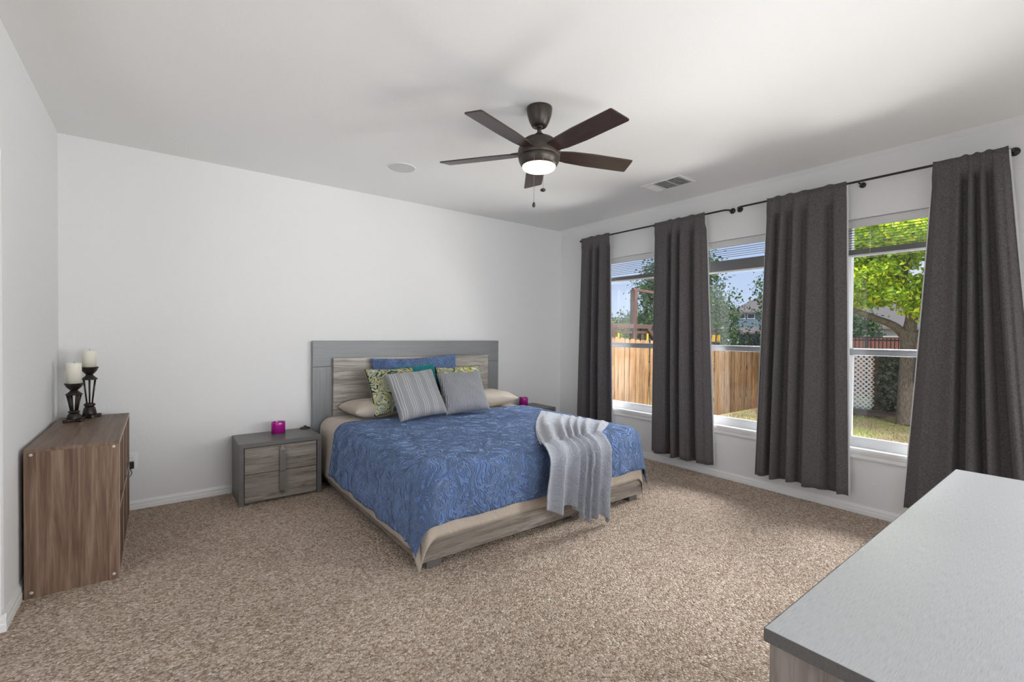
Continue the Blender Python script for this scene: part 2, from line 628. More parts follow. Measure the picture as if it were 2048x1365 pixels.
# outdoors
def leaf_mat(name, c0, c1, c2, trans=0.35):
    t = NT(name)
    g = t.n('ShaderNodeNewGeometry')
    col = t.ramp(g.outputs['Random Per Island'], [(0.0, c0), (0.5, c1), (1.0, c2)])
    t.color(col).set(Roughness=0.5)
    tl = t.n('ShaderNodeBsdfTranslucent')
    t.l(col, tl.inputs[0])
    mx = t.n('ShaderNodeMixShader')
    mx.inputs[0].default_value = trans
    t.l(t.b.outputs[0], mx.inputs[1])
    t.l(tl.outputs[0], mx.inputs[2])
    t.l(mx.outputs[0], t.out.inputs[0])
    return t.m


M['oak_leaf'] = leaf_mat('oak_leaves', (0.17, 0.33, 0.02), (0.42, 0.60, 0.03), (0.78, 0.76, 0.05), 0.45)
M['elm_leaf'] = leaf_mat('elm_leaves', (0.045, 0.10, 0.03), (0.10, 0.19, 0.06), (0.17, 0.28, 0.09), 0.3)
M['lime_leaf'] = leaf_mat('lime_shrub_leaves', (0.20, 0.30, 0.03), (0.36, 0.48, 0.04), (0.50, 0.58, 0.10), 0.35)
M['ivy_leaf'] = leaf_mat('ivy_leaves', (0.040, 0.050, 0.030), (0.085, 0.10, 0.065), (0.17, 0.19, 0.13), 0.1)
M['grass_blade'] = leaf_mat('grass_blades', (0.20, 0.20, 0.06), (0.26, 0.28, 0.08), (0.38, 0.33, 0.15), 0.3)
t = NT('bark')
a = t.noise(t.mapping((14, 14, 4)), 3, 6, 0.65)
t.color(t.ramp(a, [(0.3, (0.045, 0.034, 0.026)), (0.7, (0.24, 0.19, 0.145))])).set(Roughness=0.9)
t.bump(a, 0.9, 0.03)
M['bark'] = t.m
t = NT('lawn')
v = t.mapping()
a = t.noise(v, 1.1, 5, 0.65)
b = t.noise(v, 30, 4, 0.7)
col = t.ramp(t.math('ADD', t.math('MULTIPLY', a, 0.75), t.math('MULTIPLY', b, 0.25)), [(0.36, (0.17, 0.115, 0.07)), (0.46, (0.27, 0.20, 0.11)), (0.53, (0.22, 0.23, 0.07)), (0.65, (0.30, 0.31, 0.09))])
t.color(col).set(Roughness=0.95)
t.bump(b, 0.8, 0.04)
M['lawn'] = t.m
CED = [(0.25, (0.085, 0.048, 0.027)), (0.42, (0.20, 0.118, 0.062)), (0.58, (0.275, 0.175, 0.098)), (0.8, (0.37, 0.275, 0.18))]
t = NT('cedar_pickets')
oi = t.n('ShaderNodeObjectInfo')
shift = t.n('ShaderNodeVectorMath', operation='ADD')
mul = t.n('ShaderNodeVectorMath', operation='SCALE')
mul.inputs['Scale'].default_value = 40
cmb = t.n('ShaderNodeCombineXYZ')
for i in range(3):
    t.l(oi.outputs['Random'], cmb.inputs[i])
t.l(cmb.outputs[0], mul.inputs[0])
t.l(t.tc.outputs['Object'], shift.inputs[0])
t.l(mul.outputs[0], shift.inputs[1])
mp = t.n('ShaderNodeMapping')
mp.inputs['Scale'].default_value = (16, 16, 1.4)
t.l(shift.outputs[0], mp.inputs[0])
a = t.noise(mp.outputs[0], 1.6, 6, 0.6, 0.5)
col = t.ramp(a, CED)
tint = t.ramp(oi.outputs['Random'], [(0.0, (0.62, 0.56, 0.52)), (0.5, (1, 0.95, 0.9)), (1.0, (1.0, 0.80, 0.58))])
t.color(t.mix(0.8, col, tint, 'MULTIPLY')).set(Roughness=0.85)
t.b.inputs['Specular IOR Level'].default_value = 0.15
M['cedar'] = t.m
M['brown_fence'] = wood('brown_board_fence', [(0.3, (0.21, 0.085, 0.06)), (0.7, (0.36, 0.17, 0.125))], (9, 9, 0.6), 0.9, 0.1)
M['play_wood'] = wood('stained_play_timber', [(0.3, (0.045, 0.022, 0.017)), (0.7, (0.105, 0.058, 0.046))], (3, 3, 3), 0.8, 0.2)
M['yellow'] = plain('yellow_plastic', (0.75, 0.42, 0.02), 0.4)
M['blue'] = plain('blue_tarp', (0.06, 0.24, 0.62), 0.5)
M['lattice'] = plain('white_lattice', (0.80, 0.80, 0.78), 0.6)
M['iron'] = plain('dark_fence_iron', (0.028, 0.016, 0.016), 0.5)
M['roof'] = plain('grey_brown_shingle', (0.24, 0.205, 0.18), 0.9, nscale=6, nbump=0.4)
M['siding'] = plain('blue_grey_siding', (0.21, 0.27, 0.32), 0.8)
t = NT('pink_brick')
br = t.n('ShaderNodeTexBrick')
br.inputs['Scale'].default_value = 3.0
br.inputs['Color1'].default_value = (0.56, 0.36, 0.28, 1)
br.inputs['Color2'].default_value = (0.66, 0.46, 0.37, 1)
br.inputs['Mortar'].default_value = (0.62, 0.56, 0.50, 1)
t.l(t.mapping(), br.inputs['Vector'])
t.color(br.outputs['Color']).set(Roughness=0.9)
M['brick'] = t.m
M['dark_glass'] = plain('house_window_glass', (0.05, 0.06, 0.07), 0.1)
M['mulch'] = plain('mulch', (0.10, 0.060, 0.045), 0.95, nscale=30, nbump=1.0)

# ------------------------------------------------------------------ the room shell
def wall_holes(axis, c0, c1, a0, a1, z0, z1, holes):
    """connected wall slab on plane axis=c0..c1 spanning a0..a1, with rectangular holes (a0,a1,z0,z1)"""
    A = sorted({a0, a1} | {v for h in holes for v in h[:2]})
    Z = sorted({z0, z1} | {v for h in holes for v in h[2:]})
    bm = bmesh.new()
    vs = {}

    def V(a, z, c):
        k = (round(a, 5), round(z, 5), round(c, 5))
        if k not in vs:
            vs[k] = bm.verts.new((c, a, z) if axis == 'x' else (a, c, z))
        return vs[k]

    def solid(i, j):
        if i < 0 or j < 0 or i >= len(A) - 1 or j >= len(Z) - 1:
            return False
        am, zm = (A[i] + A[i + 1]) / 2, (Z[j] + Z[j + 1]) / 2
        return not any(h[0] < am < h[1] and h[2] < zm < h[3] for h in holes)
    for i in range(len(A) - 1):
        for j in range(len(Z) - 1):
            if not solid(i, j):
                continue
            q = [(A[i], Z[j]), (A[i + 1], Z[j]), (A[i + 1], Z[j + 1]), (A[i], Z[j + 1])]
            for c in (c0, c1):
                bm.faces.new([V(a, z, c) for a, z in q])
            for (di, dj, e) in ((-1, 0, (q[3], q[0])), (1, 0, (q[1], q[2])), (0, -1, (q[0], q[1])), (0, 1, (q[2], q[3]))):
                if not solid(i + di, j + dj):
                    (p0, p1) = e
                    bm.faces.new([V(*p0, c0), V(*p1, c0), V(*p1, c1), V(*p0, c1)])
    return bm


struct(obj('floor', bx(XW - .1, XR + WT, YF - .1, YB + .15, -0.12, 0.0), M['carpet']))
struct(obj('ceiling', bx(XW - .1, XR + WT, YF - .1, YB + .15, H, H + 0.15), M['ceiling_paint']))
struct(obj('wall_back', bx(XL - .12, XR + WT, YB, YB + .15, 0, H), M['wall_paint']))
holes = [(a, b, WZ0, WZ1) for a, b in WIN] + [(-1.18, -0.14, 0.5, 2.28)]  # the last opening belongs to an invented window, out of view
struct(obj('wall_right', wall_holes('x', XR, XR + WT, YF, YB, 0, H, holes), M['wall_paint']))
# left wall ends in a rounded corner where an arched opening starts
YLE = 3.02
bm = bmesh.new()
n = 10
prof = [(XL, YB), (XL - .12, YB), (XL - .12, YLE + .02)]
prof += [(XL - .10, YLE), (XL - .02, YLE), (XL - .006, YLE + .006), (XL, YLE + .02)]
prism(prof, 'z', 0, H, bm)
struct(obj('wall_left', bm, M['wall_paint']))
# arch over the opening: its soffit curves down to the wall end
pts = []
for k in range(15):
    a = PI / 2 * k / 14
    pts.append((YLE + 0.02 - 0.42 * (1 - math.cos(a)) - 0.0, 2.05 + 0.42 * math.sin(a)))
poly = [(YLE + 0.02, 2.05)] + pts[1:] + [(YF, 2.47), (YF, H), (YLE + 0.02, H)]
struct(obj('wall_left_arch', prism(poly, 'x', XL - .12, XL, None), M['wall_paint']))
struct(obj('wall_front', wall_holes('y', YF - .12, YF, XW, XR, 0, H, [(0.35, 2.85, 0.6, 2.35)]), M['wall_paint']))  # opening invented for the rear fill lamp
struct(obj('wall_passage', wall_holes('x', XW - .1, XW, YF, YB, 0, H, [(-.05, 1.85, .6, 2.1)]), M['wall_paint']))  # opening added for the passage fill lamp
struct(obj('wall_passage_end', bx(XW, XL - .12, YB - .1, YB, 0, H), M['wall_paint']))

# baseboards with a stepped profile
BP = [(0, 0), (0.014, 0), (0.014, 0.028), (0.011, 0.034), (0.011, 0.050), (0.006, 0.060), (0.004, 0.068), (0.0, 0.068)]


def baseboard(name, axis, wallc, sgn, a, b, h=1.0):
    poly = [(wallc + sgn * d, z * h) for d, z in BP]
    if axis == 'y':      # runs along x on a wall at y = wallc
        return struct(obj(name, prism(poly, 'x', a, b), M['trim']))
    return struct(obj(name, prism(poly, 'y', a, b), M['trim']))


baseboard('baseboard_back', 'y', YB, -1, XL, XR)
baseboard('baseboard_right', 'x', XR, -1, YF, YB - .014)
baseboard('baseboard_left', 'x', XL, 1, YLE - .012, YB - .014, 1.15)
struct(obj('baseboard_left_end', prism([(YLE - d, z * 1.15) for d, z in BP], 'x', XL - .12, XL + .012), M['trim']))
# narrow sloping strip where ceiling meets the window wall
struct(obj('trim_1', prism([(XR - .055, H), (XR, H - .022), (XR, H)], 'y', YF, YB), M['ceiling_paint']))

# ------------------------------------------------------------------ windows
for k, (a, b) in enumerate(WIN):
    root = bpy.data.objects.new('window_%d' % (k + 1), None)
    COL.objects.link(root)
    root.location = (XR, (a + b) / 2, WZ0)
    struct(root)
    w, hh = (b - a) / 2, WZ1 - WZ0
    X0, X1 = 0.075, 0.135
    F = 0.038
    # outer frame as one connected ring
    fr = wall_holes('x', X0, X1, -w, w, 0.0, hh, [(-w + F, w - F, 0.055, hh - F)])
    obj('window_frame', fr, M['vinyl'], root)
    zm = 1.245 - WZ0
    s = bx(X0 - .006, X1 - .012, -w + F, w - F, zm - .028, zm + .026, .004)
    obj('meeting_rail', s, M['alu'], root)
    obj('rail_lip', bx(X0 - .016, X0 + .01, -w + F + .02, w - F - .02, zm + .010, zm + .022, .003), M['alu'], root)
    obj('sash', wall_holes('x', X0 + .012, X0 + .040, -w + F, w - F, 0.055, zm - .026, [(-w + F + .018, w - F - .018, 0.072, zm - .027)]), M['vinyl'], root)
    obj('pane', bx(X0 + .024, X0 + .028, -w + F, w - F, 0.06, zm - .02), M['glass'], root)
    obj('pane', bx(X0 + .044, X0 + .048, -w + F, w - F, zm + .02, hh - F), M['glass'], root)
    obj('stool', bx(-.036, X0 + .004, -w - .055, w + .055, -.022, 0.004, .005), M['trim'], root)
    ap = [(-.002, -.022), (-.026, -.022), (-.026, -.034), (-.020, -.046), (-.020, -.070), (-.012, -.082), (-.002, -.085)]
    obj('apron', prism(ap, 'y', -w - .04, w + .04), M['trim'], root)

# made-up window frames around the fill lamps, out of view
for nm, (x, y), ax in (('window_4', (XR, -0.66), 'x'), ('window_5', (1.6, YF), 'y'), ('window_6', (XW, .9), 'p')):
    root = bpy.data.objects.new(nm, None)
    COL.objects.link(root)
    root.location = (x, y, 0)
    struct(root)
    if ax == 'p':
        obj('window_frame', wall_holes('x', -.09, -.04, -.95, .95, .6, 2.1, [(-.9, -.02, .65, 2.05), (.02, .9, .65, 2.05)]), M['vinyl'], root)
    elif ax == 'x':
        obj('window_frame', wall_holes('x', .06, .11, -.52, .52, .5, 2.28, [(-.47, .47, .56, 1.36), (-.47, .47, 1.41, 2.23)]), M['vinyl'], root)
    else:
        obj('window_frame', wall_holes('y', -.10, -.05, -1.25, 1.25, .6, 2.35, [(-1.2, -.03, .66, 2.30), (.03, 1.2, .66, 2.30)]), M['vinyl'], root)

# ------------------------------------------------------------------ blinds, pulled most of the way up
BL = [('slim white blind raised high in the window next to the headboard corner', 2.050, 1.993, True),
      ('slim white blind raised high in the middle window', 2.088, 1.972, True),
      ('slim white blind raised high in the window with the oak tree behind', 2.045, 1.988, True)]
for (a, b), (lab, zt, zb, _) in zip(WIN, BL):
    yc, w = (a + b) / 2, (b - a) / 2 - .012
    root = thing('window_blind', lab, 'blind', (XR + .046, yc, WZ1))
    obj('head_rail', bx(-.016, .018, -w, w, -.062, -.002, .003), M['blind'], root)
    z = -.082
    zst = zt - WZ1
    slat = None
    while z > zst + .012:
        if slat is None:
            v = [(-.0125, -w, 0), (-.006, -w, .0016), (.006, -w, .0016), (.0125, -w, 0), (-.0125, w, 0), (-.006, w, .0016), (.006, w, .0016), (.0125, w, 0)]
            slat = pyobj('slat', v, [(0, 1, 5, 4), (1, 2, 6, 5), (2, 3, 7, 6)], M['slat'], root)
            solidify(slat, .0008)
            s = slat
        else:
            s = slat.copy()
            COL.objects.link(s)
        s.location = (0, 0, z)
        z -= 0.0195
    n = 9
    poly = []
    zr = zb - WZ1 + .016
    for i in range(n):
        za = zr + (zst - zr) * i / n
        poly += [(-.0125, za), (-.0125, za + (zst - zr) / n * .7), (-.0108, za + (zst - zr) / n * .72), (-.0108, za + (zst - zr) / n)]
    poly += [(.0125, zst), (.0125, zr)]
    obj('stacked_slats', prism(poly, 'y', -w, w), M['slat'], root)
    obj('bottom_rail', bx(-.013, .013, -w, w, zb - WZ1, zr, .003), M['blind'], root)
    for y in (-w * .62, w * .62):
        obj('ladder_cord', tube([(-.0145, y, -.06), (-.0145, y, zb - WZ1 + .004)], .0012, 6), M['blind'], root)

# ------------------------------------------------------------------ curtain rods
ZR = 2.538
XROD = XR - .088


def rod(label, y0, y1, mids):
    root = thing('curtain_rod', label, 'curtain rod', (XR, y0, ZR))
    dl = y1 - y0
    dx = XROD - XR
    path = [(0, 0, 0), (dx * .45, .002, 0)]
    for k in range(7):
        a = PI / 2 * k / 6
        path.append((dx * .45 + dx * .55 * math.sin(a), .004 + .055 * (1 - math.cos(a)), 0))
    for k in range(6, -1, -1):
        a = PI / 2 * k / 6
        path.append((dx * .45 + dx * .55 * math.sin(a), dl - .004 - .055 * (1 - math.cos(a)), 0))
    path += [(dx * .45, dl - .002, 0), (0, dl, 0)]
    obj('rod', tube(path, .0085, 12), M['black_iron'], root, True)
    for y in (0, dl):
        f = lathe([(0, 0), (.027, 0), (.027, .004), (.020, .012), (.012, .016), (0, .018)], 20)
        bmesh.ops.rotate(f, verts=f.verts, cent=(0, 0, 0), matrix=Matrix.Rotation(-PI / 2, 3, 'Y'))
        bmesh.ops.translate(f, verts=f.verts, vec=(0, y, 0))
        obj('wall_flange', f, M['black_iron'], root, True)
    for ym in mids:
        br = obj('bracket', tube([(0, ym - y0, -.012), (dx * .6, ym - y0, -.014), (dx, ym - y0, -.012), (dx * 1.12, ym - y0, .002)], .006, 8), M['black_iron'], root, True)
        f = lathe([(0, 0), (.022, 0), (.022, .004), (.012, .010), (0, .012)], 20)
        bmesh.ops.rotate(f, verts=f.verts, cent=(0, 0, 0), matrix=Matrix.Rotation(-PI / 2, 3, 'Y'))
        bmesh.ops.translate(f, verts=f.verts, vec=(0, ym - y0, -.012))
        obj('bracket_plate', f, M['black_iron'], br, True)
    return root


rod('black metal curtain rod over the two windows nearer the bed', 2.195, 4.12, [3.0])
rod('black metal curtain rod over the window nearest the dresser', 0.395, 2.125, [1.185])


# ------------------------------------------------------------------ curtains
def curtain(label, ytop, ybot, knots, seed, zt, zb, amp=(.030, .074), skew=0.0, xoff=0.0, flapL=0.0):
    """panel hung from rod pocket; u runs from the bed side (high y) to the dresser side (low y)"""
    r = np.random.default_rng(seed)
    nu, nv = 170, 46
    ku = np.array([q[0] for q in knots])
    kd = np.array([q[1] for q in knots])
    drift = r.uniform(-.022, .022, len(knots))
    drift[0] = drift[-1] = 0
    us = np.linspace(0, 1, nu)
    V, UV = [], []

    def prof(u, v):
        """depth of the cloth along u: -1 ridge towards the room, +1 valley; folds wander a little with height"""
        kk_ = ku + drift * v * 1.2
        x = np.interp(u, kk_, np.arange(len(kk_)))
        i = np.clip(np.floor(x).astype(int), 0, len(kk_) - 2)
        f = x - i
        q = .5 - .5 * np.cos(PI * f)
        q = np.clip((q - .5) * 1.15 + .5, 0, 1)
        return kd[i] + (kd[i + 1] - kd[i]) * q
    for j in range(nv):
        v = j / (nv - 1)
        z = zt + (zb - zt) * v
        ya = ytop[0] + (ybot[0] - ytop[0]) * v ** 1.1
        yb = ytop[1] + (ybot[1] - ytop[1]) * v ** 1.1
        A = amp[0] + (amp[1] - amp[0]) * min(1, v * 1.6) ** .7
        hdr = 1.0
        p = prof(us, v)
        xx = XROD + xoff - .012 * v + A * np.clip(p, -1.3, .62)
        if j <= 2:                     # header and pocket hug the rod
            xx = XROD + xoff - .0125 - (.006 + .004 * j) * np.clip(-p, 0, 1)
        yy = ya + (yb - ya) * (us + .012 * np.sin(2 * PI * us * 4 + seed) * v)
        zz = z + .007 * np.sin(us * 23 + seed) * v + (0.006 * p if j == 0 else 0) + skew * (us - .5) * v
        for q in range(nu):
            V.append((xx[q], yy[q], zz[q]))
            UV.append((us[q], v))
    V = np.array(V)
    y0 = (ytop[0] + ytop[1]) / 2
    V -= np.array([XROD, y0, zb])
    o = bpy.data.objects.new('curtain', None)
    root = thing('curtain', label, 'curtain', (XROD, y0, zb))
    bpy.data.objects.remove(o)
    F = grid_faces(nu, nv)
    c = pyobj('panel', V, F, M['curtain'], root, True)
    solidify(c, .003, 1.0)
    L2 = V.copy()
    L2[:, 0] += .012
    G = L2.reshape(nv, nu, 3)
    G[:, 0, 1] += .009
    G[:, -1, 1] -= .009
    G[-1, :, 2] += .012
    G[0, :, 2] -= .02
    l = pyobj('lining', L2, F, M['lining'], root, True)
    return root


curtain('dark grey curtain panel farthest left, behind the bed by the corner', (4.05, 3.605), (4.09, 3.53), [(0, -.2), (.18, -.6), (.36, .9), (.48, -.8), (.60, .8), (.74, -1), (.88, .7), (1, -.1)], 3, 2.560, .13)
curtain('dark grey curtain panel between the bed and the middle window', (2.985, 2.42), (2.985, 2.318), [(0, -.2), (.10, -.55), (.24, -.45), (.33, 1), (.40, -.9), (.50, .8), (.57, -.9), (.66, -.6), (.75, .9), (.84, -.8), (.93, -.2), (1, .4)], 8, 2.556, .125)
curtain('dark grey curtain panel between the middle window and the oak tree window', (1.845, 1.262), (1.90, 1.20), [(0, -.1), (.07, -.8), (.15, .9), (.22, -.9), (.31, .9), (.39, -.85), (.49, .7), (.58, -.6), (.72, -.5), (.80, .9), (.88, -.6), (1, -.25)], 5, 2.556, .145)
curtain('dark grey flared curtain panel behind the dresser, farthest right', (.765, .412), (.885, .21), [(0, .3), (.10, -.35), (.24, -.15), (.37, -.5), (.45, 1), (.53, -1), (.60, .9), (.67, -.9), (.75, 1), (.83, -.7), (.92, -.4), (1, .3)], 12, 2.556, .150, amp=(.034, .080))

# ------------------------------------------------------------------ bed
BX0, BX1 = 1.18, 3.20
bed = thing('bed', 'king bed with grey wood headboard and low grey wood rails', 'bed', (2.19, 3.4, 0))


def bpart(name, x0, x1, y0, y1, z0, z1, m, bev=.003, parent=bed):
    return obj(name, bx(x0 - 2.19, x1 - 2.19, y0 - 3.4, y1 - 3.4, z0, z1, bev), m, parent)


o = bpart('headboard_top', 1.125, 3.221, 4.455, 4.50, 1.043, 1.282, M['lacquer_h'])
o = bpart('headboard_side', 1.125, 1.40, 4.455, 4.50, 0.0, 1.0415, M['lacquer_v'])
o = bpart('headboard_side', 2.95, 3.221, 4.455, 4.50, 0.0, 1.0415, M['lacquer_v'])
o = bpart('headboard_panel', 1.298, 3.045, 4.415, 4.4545, 0.25, 1.122, M['grey_wood_pale'])
o['label'] = 'pale weathered grey wood centre panel'
bpart('side_rail', BX0, BX0 + .035, 2.398, 4.41, .05, .31, M['grey_wood_y'])
bpart('side_rail', BX1 - .035, BX1, 2.398, 4.41, .05, .31, M['grey_wood_y'])
bpart('foot_rail', BX0, BX1, 2.362, 2.397, .05, .31, M['grey_wood'])
for x in (BX0 + .045, BX1 - .145):
    bpart('foot', x, x + .10, 2.385, 2.485, 0, .0498, M['taupe'])
bpart('foot', BX0 + .045, BX0 + .145, 4.2, 4.3, 0, .0498, M['taupe'])
bpart('foot', BX1 - .145, BX1 - .045, 4.2, 4.3, 0, .0498, M['taupe'])
bpart('slat_base', BX0 + .036, BX1 - .036, 2.40, 4.41, .17, .20, M['taupe'])

MX0, MX1, MY0, MY1, MZ = 1.217, 3.163, 2.400, 4.405, .575
EX0, EX1, EY0 = BX0 - .006, BX1 + .006, 2.354     # what the bedclothes hang over
bm = bx(MX0 - 2.19, MX1 - 2.19, MY0 - 3.4, MY1 - 3.4, 0, MZ - .2, .09, 5)
o = obj('mattress', bm, M['mattress'], None, True)
o.location = (2.19, 3.4, .2)
tag(o, 'thick mattress lying in the bed frame under the beige sheet', 'mattress')


def drape(name, m, ztop, x0, x1, y0, yh, dl, df, dr, r, flare, cflare, wav, seed, thick, dz=None, head_skew=0.0, step=.02, out=0.0, zmin=.012, lflare=0.0, cornerfold=.03, ctrim=.06):
    """cloth laid over the mattress box: flat top, rounded edges, hanging sides and pointed corners"""
    xi0, xi1, yi0 = x0 + r, x1 - r, y0 + r
    Wd, Ln = xi1 - xi0, yh - yi0
    al, af, ar = dl + r * (PI / 2 - 1), df + r * (PI / 2 - 1), dr + r * (PI / 2 - 1)
    S = np.arange(-al, Wd + ar + step * .5, step)
    T = np.arange(-af, Ln + step * .5, step)
    V, UV = [], []
    for t in T:
        for s in S:
            a = -s if s < 0 else (s - Wd if s > Wd else 0.0)
            side = -1 if s < 0 else 1
            b = -t if t < 0 else 0.0
            cx = min(max(s, 0), Wd) + xi0
            cy = max(t, 0) + yi0
            if t >= 0:
                cy += head_skew * (t / Ln) * (s / Wd - .5)
            d = math.hypot(a, b)
            if d > 0:
                d *= 1 - ctrim * math.sin(2 * math.atan2(b, a)) ** 2
            if d < 1e-9:
                z = ztop
                x, y = cx, cy
                if dz:
                    z += dz(x, y)
                V.append((x, y, z))
            else:
                ph = math.atan2(b, a)
                ux, uy = side * math.cos(ph), -math.sin(ph)
                q = math.sin(2 * ph) ** 2
                if d < r * PI / 2:
                    h, dr_ = r * math.sin(d / r), r * (1 - math.cos(d / r))
                else:
                    e = d - r * PI / 2
                    fl = flare + (cflare - flare) * q
                    if side < 0:
                        fl += lflare * (1 - q) * (1 if b == 0 else 0)
                    fl += cornerfold * math.sin(6 * ph) * q
                    fl = max(fl, 0.0)
                    h = r + fl * e
                    dr_ = r + e * math.sqrt(max(.2, 1 - fl * fl))
                k = max(0.0, min(1.0, (d - r) / .35))
                along = (cy if b < a else cx)
                wv = wav * k * (math.sin(along * 2 * PI / .41 + seed) * .6 + math.sin(along * 2 * PI / .23 + 2.1 * seed) * .4 + .6) * (1 - q)
                h += wv
                x, y = cx + ux * h, cy + uy * h
                z = max(zmin + .002 * math.sin(40 * s), ztop - dr_)
                if dz:
                    z += dz(cx, cy) * max(0, 1 - d / .15)
                V.append((x, y, z))
            UV.append((s, t))
    V = np.array(V)
    base = np.array([(x0 + x1) / 2, (y0 + yh) / 2, 0.0])
    o = pyobj(name, V - base, grid_faces(len(S), len(T)), m, None, True, UV)
    o.location = tuple(base)
    solidify(o, thick, -1.0)
    return o


def sheet_dz(x, y):
    w = .006 * mnoise.noise(Vector((x * 4, y * 4, 1.3))) + .005 * mnoise.noise(Vector((x * 9, y * 13, 5.3)))
    k = min(1, max(0, (y - 3.8) / .3))
    # soft rise over the sleeping pillows' front edge
    return w * k * 2.2


o = drape('bed_sheet', M['sheet'], MZ + .010, EX0, EX1, EY0, 4.395, .475, .405, .46, .10, .022, .10, .003, 1.0, .003, dz=sheet_dz, step=.022, zmin=.010, lflare=.03)
tag(o, 'beige sateen sheet hanging below the blue quilt down the bed sides', 'sheet')


def quilt_dz(x, y):
    return .004 * mnoise.noise(Vector((x * 3, y * 3, 9.1))) + .003


o = drape('quilt', M['quilt'], MZ + .024, EX0 - .008, EX1 + .008, EY0 - .010, 3.90, .440, .335, .40, .112, .055, .20, .013, 2.2, .009, dz=quilt_dz, head_skew=-.10, step=.02, zmin=.03, lflare=.02, ctrim=.13)
tag(o, 'blue matelasse quilt with swirling stitch pattern over the bed', 'quilt')


# ------------------------------------------------------------------ pillows
def pillow(name, w, h, t, m, loc, lean=0.0, yaw=0.0, roll=0.0, puff=.42, pinch=.07, seed=0, piping=None, pm=None, sag=0.0, uvs=1.0):
    """lean 0 = lying flat, pi/2 = standing upright with its face towards -y; local origin at its bottom edge middle"""
    n = 34
    V, UV = [], []

    def sd(k):
        return math.sin(PI / 2 * k)
    for side in (1, -1):
        for j in range(n + 1):
            for i in range(n + 1):
                u, v = sd(-1 + 2 * i / n), sd(-1 + 2 * j / n)
                x = w / 2 * u * (1 - pinch * (1 - v * v))
                y = h / 2 * v * (1 - pinch * (1 - u * u)) + sag * h * (1 - u * u) * (-1 if v > 0 else 0) * v * v
                prof = max(0, (1 - u ** 4) * (1 - v ** 4)) ** puff
                z = side * t / 2 * prof * (1 - .12 * mnoise.noise(Vector((u * 1.6 + seed, v * 1.6, side * 3.0))))
                edge = prof
                z += .010 * mnoise.noise(Vector((u * 3.1, v * 3.1, seed * 2.3 + side))) * edge
                V.append((x, y, z))
                UV.append((x * uvs + .3 + seed, y * uvs + .3 + (side < 0) * 2))
    F = []
    N = (n + 1) ** 2
    for j in range(n):
        for i in range(n):
            a = j * (n + 1) + i
            F.append((a, a + 1, a + n + 2, a + n + 1))
            F.append((N + a, N + a + n + 1, N + a + n + 2, N + a + 1))
    o = pyobj(name, V, F, m, None, True, UV)
    me = o.data
    bm = bmesh.new()
    bm.from_mesh(me)
    bmesh.ops.remove_doubles(bm, verts=bm.verts, dist=1e-5)
    bmesh.ops.recalc_face_normals(bm, faces=bm.faces)
    bm.to_mesh(me)
    bm.free()
    Rm = Matrix.Rotation(yaw, 4, 'Z') @ Matrix.Rotation(lean, 4, 'X') @ Matrix.Rotation(roll, 4, 'Z')
    off = Rm @ Vector((0, h / 2, 0)) if lean > .3 else Vector((0, 0, 0))
    o.matrix_world = Matrix.Translation(Vector(loc) + off) @ Rm
    if piping:
        pts = []
        K = 24
        for a, b in (((-1, -1), (1, -1)), ((1, -1), (1, 1)), ((1, 1), (-1, 1)), ((-1, 1), (-1, -1))):
            for k in range(K):
                f = k / K
                u, v = sd(a[0] + (b[0] - a[0]) * f) if a[0] != b[0] else a[0], sd(a[1] + (b[1] - a[1]) * f) if a[1] != b[1] else a[1]
                pts.append((w / 2 * u * (1 - pinch * (1 - v * v)), h / 2 * v * (1 - pinch * (1 - u * u)) + sag * h * (1 - u * u) * (-1 if v > 0 else 0) * v * v, 0))
        pts.append(pts[0])
        obj('piping', tube(pts, piping, 7, False), pm, o, True)
    return o


ZB = MZ + .03
R = math.radians
o = pillow('sleeping_pillow', .84, .44, .155, M['sheet'], (1.755, 4.165, ZB + .066), 0, R(2), seed=1)
tag(o, 'beige sleeping pillow lying flat at the left of the headboard', 'pillow', None)
o = pillow('sleeping_pillow', .86, .46, .17, M['sheet'], (2.675, 4.15, ZB + .066), 0, R(-3), seed=2)
tag(o, 'beige sleeping pillow lying flat at the right of the headboard', 'pillow', None)
ZP = ZB + .02
o = pillow('pillow_sham', .94, .46, .13, M['quilt'], (2.115, 4.285, ZP + .05), R(81), 0, R(1.6), seed=3, sag=.04, pinch=.04)
tag(o, 'wide blue quilted pillow sham leaning on the headboard', 'pillow')
o = pillow('throw_pillow', .45, .40, .14, M['teal'], (2.055, 4.14, ZP + .04), R(70), R(-4), R(4), seed=4)
tag(o, 'teal plush throw pillow between the two paisley pillows', 'throw pillow')
o = pillow('throw_pillow', .50, .44, .15, M['paisley'], (1.765, 3.985, ZP), R(66), R(9), R(0), seed=5, piping=.005, pm=M['navy_piping'])
tag(o, 'yellow and teal paisley throw pillow at left, fully patterned face showing', 'throw pillow')
o = pillow('throw_pillow', .50, .42, .15, M['paisley'], (2.50, 4.05, ZP), R(68), R(-6), R(1), seed=7, piping=.005, pm=M['navy_piping'])
tag(o, 'yellow paisley throw pillow mostly hidden behind the right grey pillow', 'throw pillow')
o = pillow('throw_pillow', .475, .455, .15, M['stripe'], (1.855, 3.655, ZP), R(58), R(3), R(4), seed=9)
tag(o, 'grey throw pillow with thin white pinstripes, front left', 'throw pillow')
o = pillow('throw_pillow', .455, .42, .15, M['crinkle'], (2.305, 3.655, ZP), R(60), R(-7), R(2), seed=10)
tag(o, 'plain grey crinkle-textured throw pillow, front right', 'throw pillow')


# ------------------------------------------------------------------ throw blanket hanging over the foot of the bed
def bed_surface(x, y):
    """height of the quilt's upper side; beyond the foot edge returns None"""
    return MZ + .032


